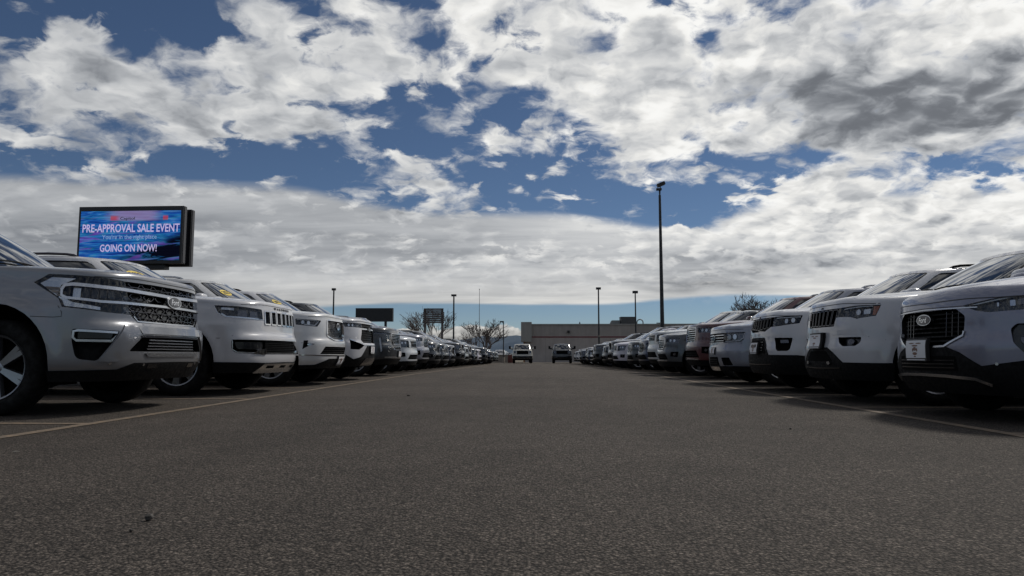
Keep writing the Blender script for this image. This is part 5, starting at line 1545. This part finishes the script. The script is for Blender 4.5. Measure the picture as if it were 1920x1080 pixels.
# low wall and far things past the end of the lot
def low_wall():
    D = 82; a, b = at(928, 660, D), at(962, 660, D)
    r = empty('low_wall', ((a.x + b.x) / 2, D, ground_z(D)), 'low tan wall past the end of the aisle', 'wall'); w = b.x - a.x + 8
    link('wall', MB().box((-4, 0, .45), (w, .3, .9)).mesh('wall', ['concrete'], False), r); link('cap', MB().box((-4, 0, .93), (w + .1, .4, .07)).mesh('cap', ['wall_trim'], False), r)
low_wall()
u = at(957, 671, 80)
link('red_barrel', MB().lathe([(0, .26), (.05, .28), (.45, .30), (.85, .28), (.9, .25), (.9, .01)], 'Z', 16).mesh('red_barrel', ['cloth_red']), None, None, 'dull red barrel by the low tan wall', 'barrel', None, (u.x, 80, ground_z(80)))

# hills on the horizon
def hills():
    V, Fc = [], []; D = 16000.0; n = 160
    rng = np.random.RandomState(5)
    xs = np.linspace(-14000, 14000, n)
    prof = np.zeros(n)
    for f in (1.2, 2.3, 5.1, 11, 23): prof += np.sin(xs / 14000 * math.pi * f + rng.uniform(0, 6)) / f
    prof = 150 + 130 * (prof - prof.min()) / (prof.max() - prof.min())
    u0, u1 = at(840, 640, D).x, at(985, 640, D).x
    prof += 190 * np.exp(-((xs - (u0 + u1) / 2 - 200) / 1100) ** 2) + 60 * np.exp(-((xs - u1) / 500) ** 2)
    for j, (dy, f) in enumerate(((-2500, 0.0), (-1200, .45), (0, 1.0), (1500, .5), (3000, 0.0))):
        for i in range(n): V.append((xs[i] + rng.uniform(-60, 60), D + dy + rng.uniform(-200, 200), -20 + (prof[i] + 20) * f * rng.uniform(.9, 1.05)))
    for j in range(4):
        for i in range(n - 1): Fc.append((j * n + i, j * n + i + 1, (j + 1) * n + i + 1, (j + 1) * n + i))
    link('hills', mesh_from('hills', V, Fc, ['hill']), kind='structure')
hills()

# bits on the asphalt
def pebble(px, py, size, m, label, seed, flat=.75, long=1.0, name='pebble'):
    d = CAM_H / ((py - VPY) / F_PX); p = at(px, py, d); rng = random.Random(seed)
    bm = bmesh.new(); bmesh.ops.create_icosphere(bm, subdivisions=2, radius=size / 2)
    for v in bm.verts: v.co *= rng.uniform(.82, 1.12); v.co.z *= flat; v.co.x *= long
    zmin = min(v.co.z for v in bm.verts)
    for v in bm.verts: v.co.z -= zmin
    me = bpy.data.meshes.new(name); bm.to_mesh(me); bm.free(); me.materials.append(MAT[m])
    o = link(name, me, None, None, label, 'stone' if name == 'pebble' else 'litter', None, (p.x, p.y, 0.0)); o.rotation_euler.z = rng.uniform(0, 6)
pebble(279, 972, .026, 'stone', 'dark pebble lying alone on the near asphalt', 1, .85)
pebble(246, 993, .012, 'stone', 'tiny stone chip just in front of the dark pebble', 2)
pebble(766, 742, .045, 'stone', 'dark crumb of asphalt in the middle of the aisle', 3, .5)
pebble(30, 848, .012, 'straw', 'pale straw lying near the left painted line', 4, .5, 3.2, 'straw')
pebble(1482, 801, .02, 'stone', 'small dark stone on the asphalt before the right row', 5, .6)

# ------------------------------------------------------------------ the two rows of cars
random.seed(4)
PI = math.pi
def left(p, label, y, color, metal=0, dx=0, yaw=0, **k): return place(p, label, 'car', 'cars parked nose out along the aisle', (-3.6 + dx, y, ground_z(y)), math.radians(yaw), color, metal, **k)
def right(p, label, y, color, metal=0, dx=0, yaw=0, **k): return place(p, label, 'car', 'cars parked nose out along the aisle', (3.33 + dx, y, ground_z(y)), PI + math.radians(yaw), color, metal, **k)
WHITE, SILVER = (.50, .50, .52), (.42, .43, .45)
NEAR = {}
P1 = big_silver(); left(P1, 'silver full-size SUV with chrome-barred headlights, first of its row, cut by the photo edge', 7.03, (.21, .215, .23), .6)
P2 = big_slotted(); left(P2, 'white SUV with seven chrome-rimmed grille slots behind the silver SUV', 10.17, WHITE)
P3 = big_mesh(); left(P3, 'pearl white SUV with wide chrome-framed mesh grille', 13.04, (.55, .55, .55), .15)
P4 = big_slatted(); left(P4, 'white SUV with black slatted grille and chrome bumper strip', 15.5, WHITE)
P5 = big_dark(); left(P5, 'charcoal SUV with upright daytime lights in its bumper', 18.7, (.018, .021, .025), .2)
Q1 = cross_silver(); right(Q1, 'lavender-silver crossover with oval badge and dealer plate', 6.28, (.20, .205, .26), .5)
Q2 = mid_slotted(); right(Q2, 'white SUV with amber headlight corners and seven-slot dark grille', 8.57, WHITE)
Q3 = mid_joined(); right(Q3, 'white SUV whose black grille runs straight into its headlights', 10.95, WHITE)
Q4 = mid_barred(); right(Q4, 'silver-blue SUV with three-bar chrome grille', 13.6, (.20, .215, .26), .45)
PL = {('big', s): plain('big_plain', s) for s in (0, 1, 2)}
PL.update({('mid', s): plain('mid_plain', s) for s in (0, 1, 2)})
COLS = {'white': (WHITE, 0), 'silver': ((.27, .275, .29), .6), 'black': ((.012, .012, .014), .1), 'charcoal': ((.022, .025, .029), .2), 'maroon': ((.060, .003, .008), 0), 'grey': ((.05, .055, .065), .4), 'blue': ((.018, .028, .06), .3), 'pearl': ((.52, .51, .49), .1), 'red': ((.25, .02, .02), .2), 'tan': ((.28, .25, .20), .4)}
ORD = 'first second third fourth fifth sixth seventh eighth ninth tenth eleventh twelfth thirteenth fourteenth fifteenth sixteenth seventeenth eighteenth nineteenth twentieth twenty-first twenty-second twenty-third twenty-fourth twenty-fifth'.split()
FAR_SKIP = {'door_seam', 'door_handle', 'hood_seam', 'wiper', 'reflector', 'fog_lens', 'sill', 'rear_window', 'window_surround', 'windshield_surround', 'slat', 'wheel_well'}
MID_SKIP = {'rear_window', 'door_seam', 'door_handle'}
lrow = [('white', 'mid', 2), ('silver', 'big', 0), ('black', 'mid', 1), ('charcoal', 'mid', 0), ('grey', 'mid', 1), ('charcoal', 'big', 2), ('silver', 'mid', 2), ('black', 'big', 0), ('grey', 'mid', 1), ('white', 'mid', 0), ('charcoal', 'big', 1), ('silver', 'mid', 0), ('black', 'mid', 2), ('white', 'big', 1), ('grey', 'mid', 1), ('silver', 'mid', 2)]
rrow = [('maroon', 'big', 0), ('grey', 'mid', 0), ('white', 'big', 2), ('blue', 'mid', 1), ('charcoal', 'mid', 0), ('white', 'mid', 2), ('grey', 'big', 0), ('black', 'mid', 2), ('silver', 'mid', 1), ('charcoal', 'big', 1), ('pearl', 'mid', 0), ('black', 'mid', 1), ('blue', 'mid', 2), ('silver', 'big', 0), ('grey', 'mid', 0), ('white', 'mid', 1), ('charcoal', 'big', 2), ('silver', 'mid', 0), ('black', 'mid', 2), ('grey', 'mid', 0)]
for row, ys, fn, n0, word in ((lrow, LEFT_Y, left, 5, 'left'), (rrow, RIGHT_Y, right, 4, 'right')):
    for i, (cn, size, st) in enumerate(row):
        if n0 + i >= len(ys): break
        y = ys[n0 + i]; col, met = COLS[cn]
        fn(PL[(size, st)], '%s %s, %s car of the %s-hand row counted from the camera' % (cn if cn != 'pearl' else 'pearl white', 'full-size SUV' if size == 'big' else 'crossover', ORD[n0 + i], word), y + random.uniform(-.18, .18), tuple(c * random.uniform(.94, 1.06) for c in col), met, dx=random.uniform(-.28, .10) * (1 if fn is left else -1), yaw=random.uniform(-2, 2), skip=FAR_SKIP if y > 32 else MID_SKIP)
# two trucks standing nose-on at the end of the aisle
TK = pickup()
p = at(980, 675, 70.0); place(TK, 'tan and white pickup truck facing the camera at the end of the aisle', 'truck', 'trucks at the end of the aisle', (p.x, 70.0, ground_z(70)), -PI / 2 + math.radians(2), (.50, .48, .42), .1, name='pickup_truck', skip=FAR_SKIP)
p = at(1054, 675, 70.0); place(TK, 'black-fronted pickup truck facing the camera beside the right row', 'truck', 'trucks at the end of the aisle', (p.x, 70.0, ground_z(70)), -PI / 2 - math.radians(2), (.008, .008, .009), 0, name='pickup_truck', skip=FAR_SKIP)
for j, (px, cn) in enumerate(((936, 'white'), (950, 'grey'), (963, 'white'))):
    p = at(px, 660, 100.0 + 6 * j); col, met = COLS[cn]
    place(PL[('mid', j)], ('white crossover parked far off left of the aisle end', 'grey crossover parked far off between two white ones', 'white crossover parked far off just left of the pickup')[j], 'car', 'cars far past the aisle', (p.x, 100.0 + 6 * j, ground_z(100 + 6 * j)), -PI / 2 + .4 * j, col, met, skip=FAR_SKIP)
